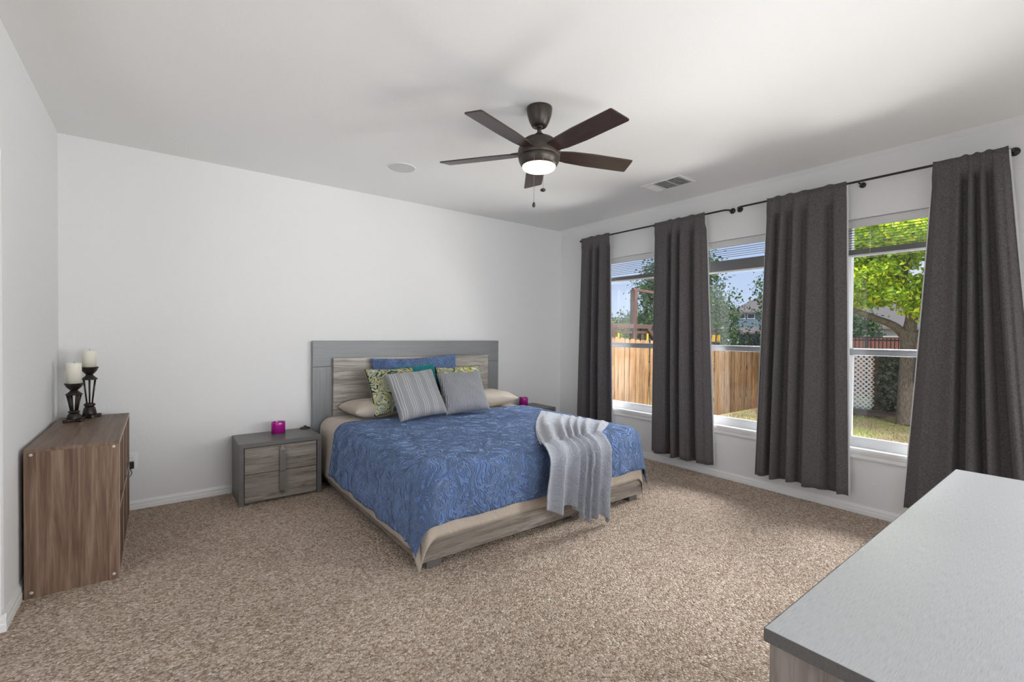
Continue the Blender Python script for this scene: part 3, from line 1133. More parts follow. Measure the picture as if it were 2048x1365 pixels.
def throw_blanket():
    nu, nv = 90, 110
    xe = EY0 - .018               # y of the foot edge of the quilt
    V, UV = [], []
    topL, topR = Vector((3.00, 3.42)), Vector((3.05, 2.60))
    midL, midR = Vector((2.40, 2.88)), Vector((2.86, 2.47))
    edgL, edgR = Vector((2.045, xe)), Vector((2.63, xe))
    r = .115
    for j in range(nv):
        v = j / (nv - 1)
        for i in range(nu):
            u = i / (nu - 1)
            ph = u * 7.2 + .35 * math.sin(u * 9 + 1.2) + .12 * math.sin(v * 9)
            fold = math.sin(2 * PI * ph / 1.0 * .92)
            fold = math.copysign(abs(fold) ** .8, fold)
            hem = .36 + .24 * u ** 1.2 + .035 * math.sin(u * 13)
            Ltop = .62
            tot = Ltop + hem + .09
            s = v * tot
            if s < Ltop:
                k = s / Ltop
                a = topL.lerp(midL, k).lerp(midL.lerp(edgL, k), k)
                b = topR.lerp(midR, k).lerp(midR.lerp(edgR, k), k)
                p = a.lerp(b, u)
                rise = .014 + .018 * (fold + .75) * min(1, .35 + k)
                edge = min(1, min(u, 1 - u) * 14, k * 9 + .12)
                z = MZ + .034 + rise * edge + .004 * mnoise.noise(Vector((p.x * 12, p.y * 12, 3)))
                x, y = p.x, p.y
            else:
                e = s - Ltop
                xb = edgL.lerp(edgR, u).x
                sway = (-.06 * (1 - u) - .045 * u) * (e / .5)
                if e < r * PI / 2:
                    y = xe - r * math.sin(e / r) + .012
                    z = MZ + .05 - r * (1 - math.cos(e / r))
                    n_out = math.sin(e / r)
                else:
                    q = e - r * PI / 2
                    y = xe - r + .012 - .02 * q
                    z = MZ + .05 - r - q * .995
                    n_out = 1.0
                A = .014 + .022 * min(1, e / .25)
                edge = min(1, min(u, 1 - u) * 14)
                y -= (.022 + A * (fold + .55) * edge) * n_out
                z += .013 * (fold + .7) * (1 - n_out) + .006 * n_out * 0
                x = xb + sway + .010 * math.sin(2 * PI * ph * .92 + 1.3) * n_out + .012 * mnoise.noise(Vector((u * 5, e * 6, 2)))
                z = max(z, .016)
            V.append((x, y, z))
            UV.append((u * .95, s))
    V = np.array(V)
    base = np.array([2.5, 2.5, MZ])
    o = pyobj('throw_blanket', V - base, grid_faces(nu, nv), M['throw'], None, True, UV)
    o.location = tuple(base)
    solidify(o, .010, 1.0)
    subsurf(o, 1)
    tag(o, 'pale grey plush throw blanket draped in folds over the foot of the bed', 'blanket')


throw_blanket()
# ------------------------------------------------------------------ nightstands
def nightstand(label, xc, yb):
    w, d, h = .609, .415, .487
    root = thing('nightstand', label, 'nightstand', (xc, yb, 0), group=None)
    x0, x1 = -w / 2, w / 2
    y0 = -d
    obj('top', bx(x0, x1, y0, 0, h - .034, h, .002), M['taupe'], root)
    obj('side_panel', bx(x0, x0 + .034, y0, 0, 0, h - .0342, .002), M['taupe'], root)
    obj('side_panel', bx(x1 - .034, x1, y0, 0, 0, h - .0342, .002), M['taupe'], root)
    obj('back_panel', bx(x0 + .034, x1 - .034, -.012, -.002, .02, h - .035), M['taupe'], root)
    for z0, z1, up in ((.020, .2375, False), (.2415, .4475, True)):
        dr = obj('drawer', bx(x0 + .039, x1 - .039, y0 + .010, y0 + .36, z0, z1, .0015), M['grey_wood'], root)
        # long bevelled bar, pointed at its outer end
        a, b = (.2415, .415) if up else (.078, .2375)
        hw, dp = .021, .026
        tip = .028
        bm = bmesh.new()
        if up:
            zs = [(a, hw, dp), (b - tip * .2, hw, dp), (b + tip, hw * .35, .003)]
        else:
            zs = [(a - tip, hw * .35, .003), (a + tip * .2, hw, dp), (b, hw, dp)]
        rings = []
        for z, ww, dd in zs:
            rings.append([bm.verts.new((-ww, y0 + .006, z)), bm.verts.new((ww, y0 + .006, z)), bm.verts.new((ww, y0 + .006 - dd, z)), bm.verts.new((-ww, y0 + .006 - dd, z))])
        for p, q in zip(rings[:-1], rings[1:]):
            for k in range(4):
                bm.faces.new((p[k], p[(k + 1) % 4], q[(k + 1) % 4], q[k]))
        bm.faces.new(rings[0])
        bm.faces.new(rings[-1])
        obj('handle', bm, M['handle'], dr)
    return root


nightstand('grey two-drawer nightstand left of the bed with a magenta jar on it', .800, YB - .018)
nightstand('grey nightstand right of the bed, mostly hidden behind the mattress', 3.508, YB - .018)


def jar(label, x, y, z, r=.054, h=.105):
    root = thing('candle_jar', label, 'candle jar', (x, y, z))
    obj('glass_base', lathe([(0, 0), (r * .97, 0), (r, .003), (r, .010), (0, .010)], 40), M['clear_base'], root, True)
    obj('jar_body', lathe([(0, .0102), (r, .0102), (r, h - .002), (r - .001, h), (r - .004, h), (r - .005, h - .004), (r - .005, .06), (0, .06)], 44), M['magenta'], root, True)
    obj('wax', lathe([(r - .0055, .0605), (r - .0055, .066), (0, .066)], 40), M['magenta_in'], root, True)
    return root


jar('magenta candle jar on the nightstand left of the bed', .818, 4.335, .487)
jar('magenta candle jar on the nightstand right of the bed, by the corner', 3.535, 4.36, .487)
root = thing('charging_puck', 'small black dome-shaped gadget on the left nightstand beside the headboard', 'gadget', (1.062, 4.455, .487))
obj('base', lathe([(0, 0), (.042, 0), (.044, .004), (.040, .009), (.024, .015), (0, .016)], 28), M['black_plastic'], root, True)
obj('knob', lathe([(.012, .0155), (.012, .022), (.009, .027), (0, .028)], 20), M['black_plastic'], root, True)

# ------------------------------------------------------------------ wall outlet with a plug
root = thing('wall_outlet', 'white wall outlet plate low on the back wall beside the brown bookcase', 'outlet', (-.160, YB, .372))
obj('plate', bx(-.037, .037, -.007, 0, -.061, .061, .003), M['white_plastic'], root)
for z in (.024, -.024):
    s = obj('socket', bx(-.017, .017, -.009, -.006, z - .014, z + .014, .004), M['white_plastic'], root)
    for x in (-.007, .006):
        obj('slot', bx(x - .001, x + .001, -.0095, -.0089, z - .002, z + .006), M['black_plastic'], s)
root = thing('power_plug', 'black power adapter plugged into the outlet beside the bookcase', 'plug', (-.160, YB - .0095, .345))
obj('plug_body', bx(-.024, .018, -.030, 0, -.026, .026, .005), M['black_plastic'], root)
obj('cord', tube([(-.004, -.018, -.025), (0, -.020, -.04), (.006, -.022, -.058), (0, -.022, -.075), (-.012, -.022, -.09), (-.03, -.022, -.12), (-.035, -.022, -.20), (-.04, -.022, -.32), (-.05, -.03, -.331), (-.08, -.03, -.331)], .0024, 7), M['black_plastic'], root, True)

# ------------------------------------------------------------------ brown cube bookcase
CX0, CX1, CY0, CY1, CH = -.533, -.166, 3.303, 4.405, .755
bc = thing('bookcase', 'brown wood-grain cube bookcase along the left wall', 'bookcase', (CX0, CY0, 0))
BD, BWD = CX1 - CX0, CY1 - CY0
tb = .017
obj('side_panel', bx(0, BD - .0012, 0, tb, 0, CH - tb, .0008), M['walnut'], bc)
obj('side_panel', bx(0, BD - .0012, BWD - tb, BWD, 0, CH - tb, .0008), M['walnut'], bc)
obj('top', bx(0, BD - .0012, 0, BWD, CH - tb, CH, .0008), M['walnut_top'], bc)
obj('bottom', bx(0, BD - .0012, tb, BWD - tb, .0, tb, .0008), M['walnut_top'], bc)
obj('shelf', bx(.004, BD - .0012, tb, BWD - tb, CH / 2 - tb / 2, CH / 2 + tb / 2, .0008), M['walnut_top'], bc)
obj('back_panel', bx(.0005, .004, tb, BWD - tb, tb, CH - tb), M['walnut'], bc)
cw = (BWD - tb) / 3
for z0, z1 in ((tb, CH / 2 - tb / 2), (CH / 2 + tb / 2, CH - tb)):
    for k in (1, 2):
        obj('divider', bx(.004, BD - .0012, cw * k, cw * k + tb, z0, z1, .0008), M['walnut'], bc)
# pale edge banding on the open front
E1 = BD - .0011
e = wall_holes('x', E1, E1 + .0012, 0, BWD, 0, CH, [(tb + cw * k - (0 if k else 0), cw * (k + 1), z0, z1) for k in range(3) for z0, z1 in ((tb, CH / 2 - tb / 2), (CH / 2 + tb / 2, CH - tb))])
o = obj('edge_band', e, M['edge_band'], bc)
for x, z in ((.026, .727), (BD - .024, .727), (.026, .028), (BD - .024, .028)):
    s = lathe([(0, 0), (.0075, 0), (.0075, .0012), (0, .0022)], 18)
    bmesh.ops.rotate(s, verts=s.verts, cent=(0, 0, 0), matrix=Matrix.Rotation(PI / 2, 3, 'X'))
    bmesh.ops.translate(s, verts=s.verts, vec=(x, 0, z))
    obj('screw_cap', s, M['screw_cap'], bc, True)


def candle_holder(label, x, y, rz, hh, w, vs, cs):
    """square scrolled base, bell, ring, six flaring bars, crown and dish"""
    root = thing('candle_holder', label, 'candle holder', (x, y, CH), rz)
    s = w
    # four-cornered base plate with concave sides on small feet
    K = 40
    for nm, z0, z1, sc in (('base_plate', .006, .006 + .015 * vs, 1.0),):
        pts = []
        for k in range(K):
            a = 2 * PI * k / K
            q = abs(math.cos(2 * (a)))            # corners on the diagonals of this local frame
            rr = .058 + .022 * (abs(math.cos(2 * a)) ** 3)
            pts.append((rr * s * math.cos(a), rr * s * math.sin(a)))
        obj(nm, prism(pts, 'z', z0, z1), M['antique'], root)
    for k in range(4):
        a = PI / 2 * k
        f = bx(-.016 * s, .016 * s, -.014 * s, .014 * s, 0, .008 + .016 * vs, .004)
        bmesh.ops.rotate(f, verts=f.verts, cent=(0, 0, 0), matrix=Matrix.Rotation(a, 3, 'Z'))
        bmesh.ops.translate(f, verts=f.verts, vec=(0.068 * s * math.cos(a), .068 * s * math.sin(a), 0))
        obj('foot', f, M['antique'], root)
    zb = .006 + .015 * vs
    bell = [(0, zb), (.052 * s, zb), (.050 * s, zb + .012 * vs), (.046 * s, zb + .03 * vs), (.040 * s, zb + .05 * vs), (.030 * s, zb + .062 * vs), (0, zb + .062 * vs)]
    obj('bell', lathe(bell, 28), M['antique'], root, True)
    z1 = zb + .060 * vs
    obj('ring', lathe([(0, z1), (.030 * s, z1), (.040 * s, z1 + .007 * vs), (.042 * s, z1 + .012 * vs), (.038 * s, z1 + .019 * vs), (.028 * s, z1 + .024 * vs), (0, z1 + .024 * vs)], 28), M['antique'], root, True)
    zt = hh - .088 * cs
    for k in range(6):
        a = 2 * PI * k / 6 + .26
        r0, r1 = .021 * s, .046 * s
        p = [(r0 * math.cos(a), r0 * math.sin(a), z1 + .020 * vs), ((r0 + (r1 - r0) * .45) * math.cos(a), (r0 + (r1 - r0) * .45) * math.sin(a), z1 + .02 * vs + (zt - z1 - .02 * vs) * .5), (r1 * math.cos(a), r1 * math.sin(a), zt + .006)]
        obj('bar', tube(p, [.0062 * s, .0068 * s, .0078 * s], 8), M['antique'], root, True)
    crown = [(0, zt), (.052 * s, zt), (.058 * s, zt + .003 * cs), (.056 * s, zt + .008 * cs), (.040 * s, zt + .020 * cs), (.028 * s, zt + .030 * cs), (.024 * s, zt + .037 * cs), (0, zt + .037 * cs)]
    obj('crown', lathe(crown, 32), M['antique'], root, True)
    z2 = zt + .036 * cs
    dish = [(0, z2), (.024 * s, z2), (.036 * s, z2 + .010 * cs), (.052 * s, z2 + .026 * cs), (.063 * s, hh - .004), (.066 * s, hh), (.060 * s, hh + .001), (.050 * s, hh - .006), (0, hh - .006)]
    obj('dish', lathe(dish, 36), M['antique'], root, True)
    return root


def candle(label, x, y, z, r, h):
    root = thing('pillar_candle', label, 'candle', (x, y, z))
    obj('wax_body', lathe([(0, 0), (r, 0), (r, h - .006), (r - .003, h - .001), (r - .008, h), (r * .5, h - .004), (0, h - .006)], 40), M['wax'], root, True)
    obj('wick', tube([(0, 0, h - .007), (.0005, 0, h + .004), (.002, 0, h + .009)], .0012, 6), M['black_plastic'], root)
    return root


HT, HS = .350, .252
candle_holder('taller dark bronze candle holder on the brown bookcase', -.375, 4.315, .35, HT, .75, .95, 1.0)
candle('ivory pillar candle on the taller candle holder', -.375, 4.315, CH + HT - .006, .0375, .122)
candle_holder('shorter dark bronze candle holder on the brown bookcase', -.440, 4.185, .75, HS, .75, .66, .88)
candle('ivory pillar candle on the shorter candle holder', -.440, 4.185, CH + HS - .006, .0385, .142)

# ------------------------------------------------------------------ ceiling fan
FX, FY = 1.852, 2.155
fan = thing('ceiling_fan', 'dark bronze five-blade ceiling fan with a lit glass lamp', 'ceiling fan', (FX, FY, H))
z = 0
obj('ceiling_canopy', lathe([(0, 0), (.078, 0), (.078, -.014), (.073, -.045), (.062, -.080), (.050, -.104), (.044, -.112), (.036, -.113), (.034, -.108), (0, -.108)], 40), M['bronze'], fan, True)
obj('downrod', lathe([(0, -.105), (.013, -.105), (.013, -.165), (0, -.165)], 20), M['bronze'], fan, True)
obj('rod_collar', lathe([(0, -.105), (.022, -.105), (.024, -.112), (.020, -.120), (0, -.120)], 24), M['bronze'], fan, True)
obj('motor_housing', lathe([(0, -.155), (.024, -.155), (.032, -.165), (.034, -.172), (.060, -.178), (.090, -.192), (.108, -.207), (.110, -.210), (.107, -.212), (.116, -.224), (.127, -.250), (.131, -.275), (.128, -.296), (.126, -.300), (0, -.300)], 48), M['bronze'], fan, True)
obj('light_fitter', lathe([(0, -.300), (.122, -.300), (.126, -.303), (.127, -.308), (.122, -.325), (.113, -.345), (.107, -.353), (.1017, -.354), (0, -.350)], 48), M['bronze'], fan, True)
obj('lamp_lens', lathe([(.1015, -.352), (.1015, -.360), (.098, -.367), (.088, -.374), (.068, -.379), (.04, -.381), (0, -.382)], 44), M['lens'], fan, True)
BLADE0 = R(53.5)
bl = None
for k in range(5):
    if bl is None:
        prof = [(.112, -.042), (.20, -.058), (.34, -.066), (.615, -.067), (.622, -.065), (.626, -.058), (.640, .050), (.639, .060), (.632, .065), (.34, .066), (.20, .058), (.112, .042)]
        bm = prism(prof, 'z', -.004, .004)
        bmesh.ops.bevel(bm, geom=[e for e in bm.edges], offset=.0015, segments=1, affect='EDGES')
        bmesh.ops.rotate(bm, verts=bm.verts, cent=(0, 0, 0), matrix=Matrix.Rotation(R(-12), 3, 'X'))
        bl = obj('blade', bm, M['dark_wood'], fan)
        arm = obj('blade_iron', bx(.095, .175, -.020, .020, -.0065, .0065, .003), M['bronze'], bl)
        arm.rotation_euler = (R(-12), 0, 0)
        arm.location = (0, 0, .0075)
        b = bl
    else:
        b = bl.copy()
        COL.objects.link(b)
        a2 = arm.copy()
        COL.objects.link(a2)
        a2.parent = b
    b.location = (0, 0, -.272)
    b.rotation_euler = (0, 0, BLADE0 + 2 * PI * k / 5)
_to_cam = Vector((-FX, -FY, 0)).normalized()
_right = Vector((-_to_cam.y, _to_cam.x, 0))
for lat, zend, knob in ((-.028, 2.122 - H, 'tall'), (.025, 2.205 - H, 'wide')):
    px = _right * lat + _to_cam * .124
    ch = obj('pull_chain', tube([(px.x * .93, px.y * .93, -.322), (px.x, px.y, -.335), (px.x, px.y, zend)], .0011, 6), M['handle'], fan)
    if knob == 'tall':
        kb = lathe([(0, zend + .012), (.005, zend + .010), (.009, zend - .002), (.009, zend - .014), (.006, zend - .018), (0, zend - .018)], 16, cx=px.x, cy=px.y)
    else:
        kb = lathe([(0, zend + .010), (.009, zend + .008), (.017, zend), (.015, zend - .006), (.008, zend - .010), (0, zend - .010)], 20, cx=px.x, cy=px.y)
    obj('pull_knob', kb, M['bronze'], ch, True)

# ------------------------------------------------------------------ ceiling speaker and air vent
root = thing('ceiling_speaker', 'round flush ceiling speaker with a grey grille', 'speaker', (1.613, 3.632, H))
obj('grille', lathe([(0, -.004), (.108, -.004), (.110, -.003), (.110, 0), (0, 0)], 48), M['grille'], root)
obj('rim', lathe([(.110, 0), (.110, -.005), (.116, -.004), (.118, 0)], 48), M['white_plastic'], root, True)
root = thing('ceiling_vent', 'white rectangular ceiling air vent with dark louvres near the window wall', 'vent', (3.676, 2.485, H))
vx, vy = .125, .20
obj('frame', wall_holes('x', 0, 1, -1, 1, -1, 1, [(-1, -.99, -1, -.99)]) if False else (lambda b: (bmesh.ops.rotate(b, verts=b.verts, cent=(0, 0, 0), matrix=Matrix.Rotation(PI / 2, 3, 'Y')), b)[1])(wall_holes('x', 0.0, 0.007, -vy, vy, -vx, vx, [(-vy + .025, vy - .025, -vx + .022, vx - .022)])), M['white_plastic'], root)
obj('duct_shade', bx(-vx + .022, vx - .022, -vy + .025, vy - .025, -.0015, -.0005), M['vent_dark'], root)  # thin dark sheet that paints in the shade behind the louvres
sl = None
ny = 17
for k in range(ny):
    y = -vy + .034 + (2 * vy - .068) * k / (ny - 1)
    # the end sections tilt one way, the middle the other, so some louvres read white and others dark
    tilt = R(-45) if y > .085 else R(50)
    if sl is None:
        sl = obj('louvre', bx(-vx + .024, vx - .024, -.0075, .0075, -.0005, .0005), M['white_plastic'], root)
        s = sl
    else:
        s = sl.copy()
        COL.objects.link(s)
    s.location = (0, y, -.0075)
    s.rotation_euler = (tilt, 0, 0)
for y in (-.055, .085):
    obj('divider', bx(-vx + .022, vx - .022, y - .004, y + .004, -.010, -.0015), M['white_plastic'], root)

# ------------------------------------------------------------------ dresser in the foreground
DX0, DX1, DY0, DY1, DH = .884, 2.590, -.11, .381, .82
dz = thing('dresser', 'long low grey dresser with a pale brushed top in the near right corner', 'dresser', (DX0, DY0, 0))
dw, dd = DX1 - DX0, DY1 - DY0
obj('top', bx(0, dw, 0, dd, DH - .025, DH, .0015), M['lacquer_top'], dz)
obj('edge_band', bx(-.0012, -.0002, 0, dd, DH - .0245, DH - .0008), M['taupe'], dz)  # both slab edges get a darker colour that paints in their shade
obj('edge_band', bx(0, dw, dd + .0002, dd + .0012, DH - .0245, DH - .0008), M['taupe'], dz)
obj('side_panel', bx(.008, .042, .008, dd - .006, 0, DH - .0255, .001), M['grey_wood_v'], dz)
obj('side_panel', bx(dw - .042, dw - .008, .008, dd - .006, 0, DH - .0255, .001), M['grey_wood_v'], dz)
obj('back_panel', bx(.042, dw - .042, .012, .022, .03, DH - .026), M['taupe'], dz)
obj('plinth', bx(.042, dw - .042, .03, dd - .04, 0, .05), M['taupe'], dz)
dcol = (dw - .088) / 2
for c in range(2):
    for r_ in range(3):
        x0 = .044 + c * dcol
        z0 = .054 + r_ * .246
        dr = obj('drawer', bx(x0 + .001, x0 + dcol - .001, .05, dd - .008, z0, z0 + .2435, .0015), M['grey_wood'], dz)
        xm = x0 + dcol / 2
        obj('handle', bx(xm - .02, xm + .02, dd - .008, dd + .016, z0 + .03, z0 + .21, .004), M['handle'], dr)


# ------------------------------------------------------------------ the yard
def yard_mesh():
    bm = bmesh.new()
    box(bm, XR + WT, 90, -50, 70, GZ - .3, GZ)
    return bm


struct(obj('lawn', yard_mesh(), M['lawn']))


def leaf_cloud(name, m, blobs, n, size, parent, aspect=.55, up=.25, shell=.55, base=(0, 0, 0), seed=1):
    """many small folded leaves scattered through ellipsoid clumps (x,y,z,rx,ry,rz)"""
    r = np.random.default_rng(seed)
    vol = np.array([b[3] * b[4] * b[5] for b in blobs]) ** .8
    cnt = (vol / vol.sum() * n).astype(int)
    P, D = [], []
    for b, c in zip(blobs, cnt):
        d = r.normal(size=(c, 3))
        d /= np.linalg.norm(d, axis=1)[:, None]
        rad = shell + (1 - shell) * r.random(c) ** .6
        rad *= 1 + .18 * r.normal(size=c)
        P.append(np.array(b[:3]) + d * rad[:, None] * np.array(b[3:6]))
        D.append(d)
    P, D = np.concatenate(P), np.concatenate(D)
    N = len(P)
    nrm = D * .6 + r.normal(size=(N, 3)) * .55 + np.array([0, 0, up])
    nrm /= np.linalg.norm(nrm, axis=1)[:, None]
    a = np.cross(nrm, r.normal(size=(N, 3)))
    a /= np.linalg.norm(a, axis=1)[:, None]
    b = np.cross(nrm, a)
    s = size * r.uniform(.65, 1.3, N)[:, None]
    V = np.stack([P - a * s * .5, P + b * s * aspect * .5 + nrm * s * .08, P + a * s * .5, P - b * s * aspect * .5 + nrm * s * .08], 1).reshape(-1, 3)
    V = V - np.array(base)
    F = (np.arange(N)[:, None] * 4 + np.arange(4)).tolist()
    o = pyobj(name, V, F, m, parent, False)
    return o


def limb(name, pts, rads, parent, m=None):
    # smooth the path a little
    P = [Vector(p) for p in pts]
    Q, RR = [], []
    for i in range(len(P) - 1):
        p0, p1, p2, p3 = P[max(i - 1, 0)], P[i], P[i + 1], P[min(i + 2, len(P) - 1)]
        for k in range(5):
            t_ = k / 5
            Q.append(.5 * ((2 * p1) + (p2 - p0) * t_ + (2 * p0 - 5 * p1 + 4 * p2 - p3) * t_ ** 2 + (3 * p1 - p0 - 3 * p2 + p3) * t_ ** 3))
            RR.append(rads[i] + (rads[i + 1] - rads[i]) * t_)
    Q.append(P[-1])
    RR.append(rads[-1])
    return obj(name, tube(Q, RR, 10), m or M['bark'], parent, True)


# oak in front of the ivy screen
OX, OY = 11.72, 2.45
oak = thing('oak_tree', 'large oak with bright yellow-green leaves outside the window by the dresser', 'tree', (OX, OY, GZ))
limb('trunk', [(0, 0, 0), (.0, .02, .25), (-.01, .02, .9), (0, 0, 1.45), (.02, 0, 1.85)], [.19, .14, .115, .12, .135], oak)
limb('branch', [(0, .02, 1.70), (-.18, .16, 1.93), (-.45, .38, 2.08), (-.80, .66, 2.24), (-1.15, .9, 2.38)], [.10, .075, .062, .05, .03], oak)
limb('branch', [(.03, -.02, 1.72), (.22, -.22, 1.85), (.55, -.5, 1.98), (1.1, -.9, 2.4)], [.09, .06, .045, .03], oak)
limb('branch', [(0, 0, 1.75), (.05, -.04, 2.3), (-.06, .08, 2.9), (.1, .0, 3.7), (.05, .1, 4.6)], [.12, .09, .07, .05, .03], oak)
limb('branch', [(0, 0, 2.2), (-.25, -.30, 2.6), (-.7, -.6, 3.1)], [.08, .06, .03], oak)
limb('branch', [(0, .05, 2.7), (-.3, .35, 3.1), (-.7, .9, 3.5)], [.07, .05, .03], oak)
blobs = []
r_ = np.random.default_rng(5)
# (lateral along the window's view, height above yard)
for x, y, zz, rx in [(-.55, .50, 2.44, .36), (-.35, -.30, 2.28, .40), (-.85, .80, 2.50, .36), (-.75, .1, 2.55, .34), (-.15, .15, 2.62, .50), (-.45, .85, 2.62, .45), (-.9, .45, 2.85, .45), (0, -.55, 2.45, .42), (-.7, .7, 3.15, .5), (-.1, .2, 3.35, .5), (-.55, .55, 2.72, .55), (-.2, -.35, 2.75, .50), (-.85, .95, 2.70, .50), (-.35, -.1, 2.40, .32), (-.6, -.75, 2.5, .5), (.1, .5, 2.95, .55), (-.9, .2, 3.0, .35),
                      (-.6, .35, 3.55, .55), (-.3, -.5, 3.6, .55), (-.9, 1.0, 3.6, .6), (-.2, .9, 3.9, .6), (-1.0, -.2, 3.7, .45), (-.5, .1, 4.25, .75), (.3, -.8, 4.0, .8), (-1.2, .6, 4.3, .7),
                      (.2, 1.6, 3.2, .7), (-.9, 1.35, 3.1, .6), (0, -1.8, 3.4, .9), (.9, -1.2, 3.1, .8), (1.2, .8, 3.6, .9), (.2, .2, 4.9, 1.1), (-.9, -1.3, 4.4, .8), (1.0, 1.1, 4.2, .9), (.4, -2.6, 4.1, .9)]:
    blobs.append((x, y, zz, rx * 1.05, rx * 1.05, rx * .52))
leaf_cloud('foliage', M['oak_leaf'], blobs, 46000, .10, oak, aspect=.55, up=.5, shell=.30, seed=3)


def tree(label, x, y, blobs, n, size, m, trunk_h, seed, name='tree', tr=.10, up=.3, shell=.35):
    root = thing(name, label, 'tree', (x, y, GZ))
    limb('trunk', [(0, 0, 0), (.03, .02, trunk_h * .5), (0, 0, trunk_h)], [tr, tr * .8, tr * .3], root)
    leaf_cloud('foliage', m, blobs, n, size, root, up=up, shell=shell, seed=seed)
    return root


# direction helpers of the view line to spread things sideways
tree('tall dark green tree behind the cedar fence, between the two nearer windows', 14.45, 9.15,
     [(0, 0, 1.75, 1.9, 1.9, .95), (.1, -.1, 2.7, 1.65, 1.65, .8), (0, .1, 3.4, 1.45, 1.45, .75), (0, 0, 4.0, 1.15, 1.15, .7), (.2, 0, 4.6, .75, .75, .6), (-.7, .5, 3.6, .6, .6, .9), (.9, -.8, 2.2, .75, .75, .8), (.6, -.6, 4.1, .5, .5, .5)],
     24000, .12, M['elm_leaf'], 4.6, 21, 'elm_tree', .11)
tree('green tree at the right edge of the middle window, before the two-storey house', 15.95, 6.55,
     [(0, 0, 2.4, .75, .75, .7), (.1, .1, 3.2, .8, .8, .6), (.3, -.3, 3.9, .8, .8, .6), (.5, -.5, 2.9, .7, .7, .9)], 4200, .12, M['elm_leaf'], 3.8, 22, 'elm_tree', .08)
tree('broad dim green tree far off at the left of the first window', 26.0, 21.5,
     [(0, 0, 1.9, 3.0, 3.0, 1.1), (1.0, -.9, 2.6, 1.8, 1.8, .9), (1.9, -1.7, 2.9, 1.2, 1.2, .9)], 5000, .22, M['elm_leaf'], 2.4, 23, 'elm_tree', .15)
tree('small pale green tree left of the oak, in front of the brick house', 19.0, 5.35,
     [(0, 0, 1.95, .75, .75, .6), (.1, -.1, 2.3, .55, .55, .4), (-.3, .3, 1.6, .6, .6, .5)], 2600, .12, M['elm_leaf'], 1.9, 24, 'ornamental_tree', .06)


def shrub(label, x, y, blobs, n, size, m, seed):
    root = thing('shrub', label, 'shrub', (x, y, GZ))
    for k in range(3):
        limb('stem', [(0, 0, 0), (.08 * math.cos(k * 2.1), .08 * math.sin(k * 2.1), .5), (.2 * math.cos(k * 2.1), .2 * math.sin(k * 2.1), 1.1)], [.03, .025, .012], root)
    leaf_cloud('foliage', m, blobs, n, size, root, shell=.3, seed=seed)


shrub('bright lime shrub behind the play structure in the first window', 13.2, 11.4, [(0, 0, 1.5, .8, .8, .9), (.4, -.4, 1.3, .8, .8, .8)], 2600, .10, M['lime_leaf'], 31)
shrub('lime shrub at the right edge of the middle window', 15.2, 6.15, [(0, 0, 1.3, .42, .42, .75), (.2, -.2, 1.5, .3, .3, .45)], 1600, .08, M['lime_leaf'], 32)
shrub('dark rounded bush above the red-brown boards in the middle window', 16.6, 7.9, [(0, 0, 1.25, .62, .62, .68), (.2, -.2, 1.1, .5, .5, .6)], 2600, .09, M['ivy_leaf'], 33)

# ------------------------------------------------------------------ cedar fence along the left of the yard
FY0 = 5.20
fence = thing('cedar_fence', 'tall cedar picket fence outside the two windows nearer the bed', 'fence', (6.0, FY0, GZ))
fx0, fx1 = 4.55, 12.6
np_ = int((fx1 - fx0) / .143)
pk = []
for k in range(np_):
    x = fx0 + k * .143 - 6.0
    hgt_ = 1.675 - .060 * max(0, (x + 6.0) - 6.4) - .0 + random.uniform(-.012, .012)
    if k < 3:
        w_, h_ = .069, 1.70
        poly = [(-w_, 0), (w_, 0), (w_, h_ - .03), (w_ - .03, h_), (-w_ + .03, h_), (-w_, h_ - .03)]
        pk.append(obj('picket', prism(poly, 'y', -.008, .008), M['cedar'], fence))
        s = pk[-1]
    else:
        s = pk[k % 3].copy()
        COL.objects.link(s)
    s.location = (x, random.uniform(-.014, .014), 0)
    s.rotation_euler = (0, random.uniform(-.004, .004), random.uniform(-.15, .15))
    s.scale = (random.uniform(.93, .99), 1, hgt_ / 1.70)
for zz in (.3, .95, 1.35):
    obj('rail', bx(fx0 - 6.0 - .05, fx1 - 6.0, .010, .05, zz, zz + .085), M['cedar'], fence)
for k in range(4):
    obj('post', bx(fx0 - 6.0 + k * 2.6, fx0 - 6.0 + k * 2.6 + .09, .051, .14, 0, 1.45), M['cedar'], fence)

# ------------------------------------------------------------------ lattice, ivy screen, iron and board fences
lat = thing('lattice_panel', 'white diagonal lattice panel standing beside the ivy screen', 'lattice', (12.95, 3.86, GZ + .06))
bm = bmesh.new()
nY, nZ, st = 8, 13, .105
ids = {}


def LV(i, j):
    k = (i, j)
    if k not in ids:
        ids[k] = bm.verts.new((0, -i * st / 2 * 1.0, j * st / 2))
    return ids[k]


W2, H2 = 11, 25
kk = .66
for i in range(1, W2):
    for j in range(1, H2):
        if (i + j) % 2 == 0:
            out4 = [LV(i - 1, j), LV(i, j - 1), LV(i + 1, j), LV(i, j + 1)]
            c4 = Vector((0, -i * st / 2, j * st / 2))
            in4 = [bm.verts.new(c4 + (v.co - c4) * kk) for v in out4]
            for q in range(4):
                bm.faces.new((out4[q], out4[(q + 1) % 4], in4[(q + 1) % 4], in4[q]))
o = obj('lattice', bm, M['lattice'], lat)
solidify(o, .018, 0)

ivy = thing('ivy_screen', 'dark leafy ivy screen behind the oak trunk', 'hedge', (13.0, 2.3, GZ))
obj('backing', bx(0, .04, -1.6, 1.04, .05, 1.40), M['mulch'], ivy)
leaf_cloud('ivy_leaves', M['ivy_leaf'], [(-.05, -1.2 + .32 * i, .28 + .30 * j, .10, .24, .22) for i in range(7) for j in range(4)], 9000, .085, ivy, aspect=.8, up=.1, shell=.1, seed=9)

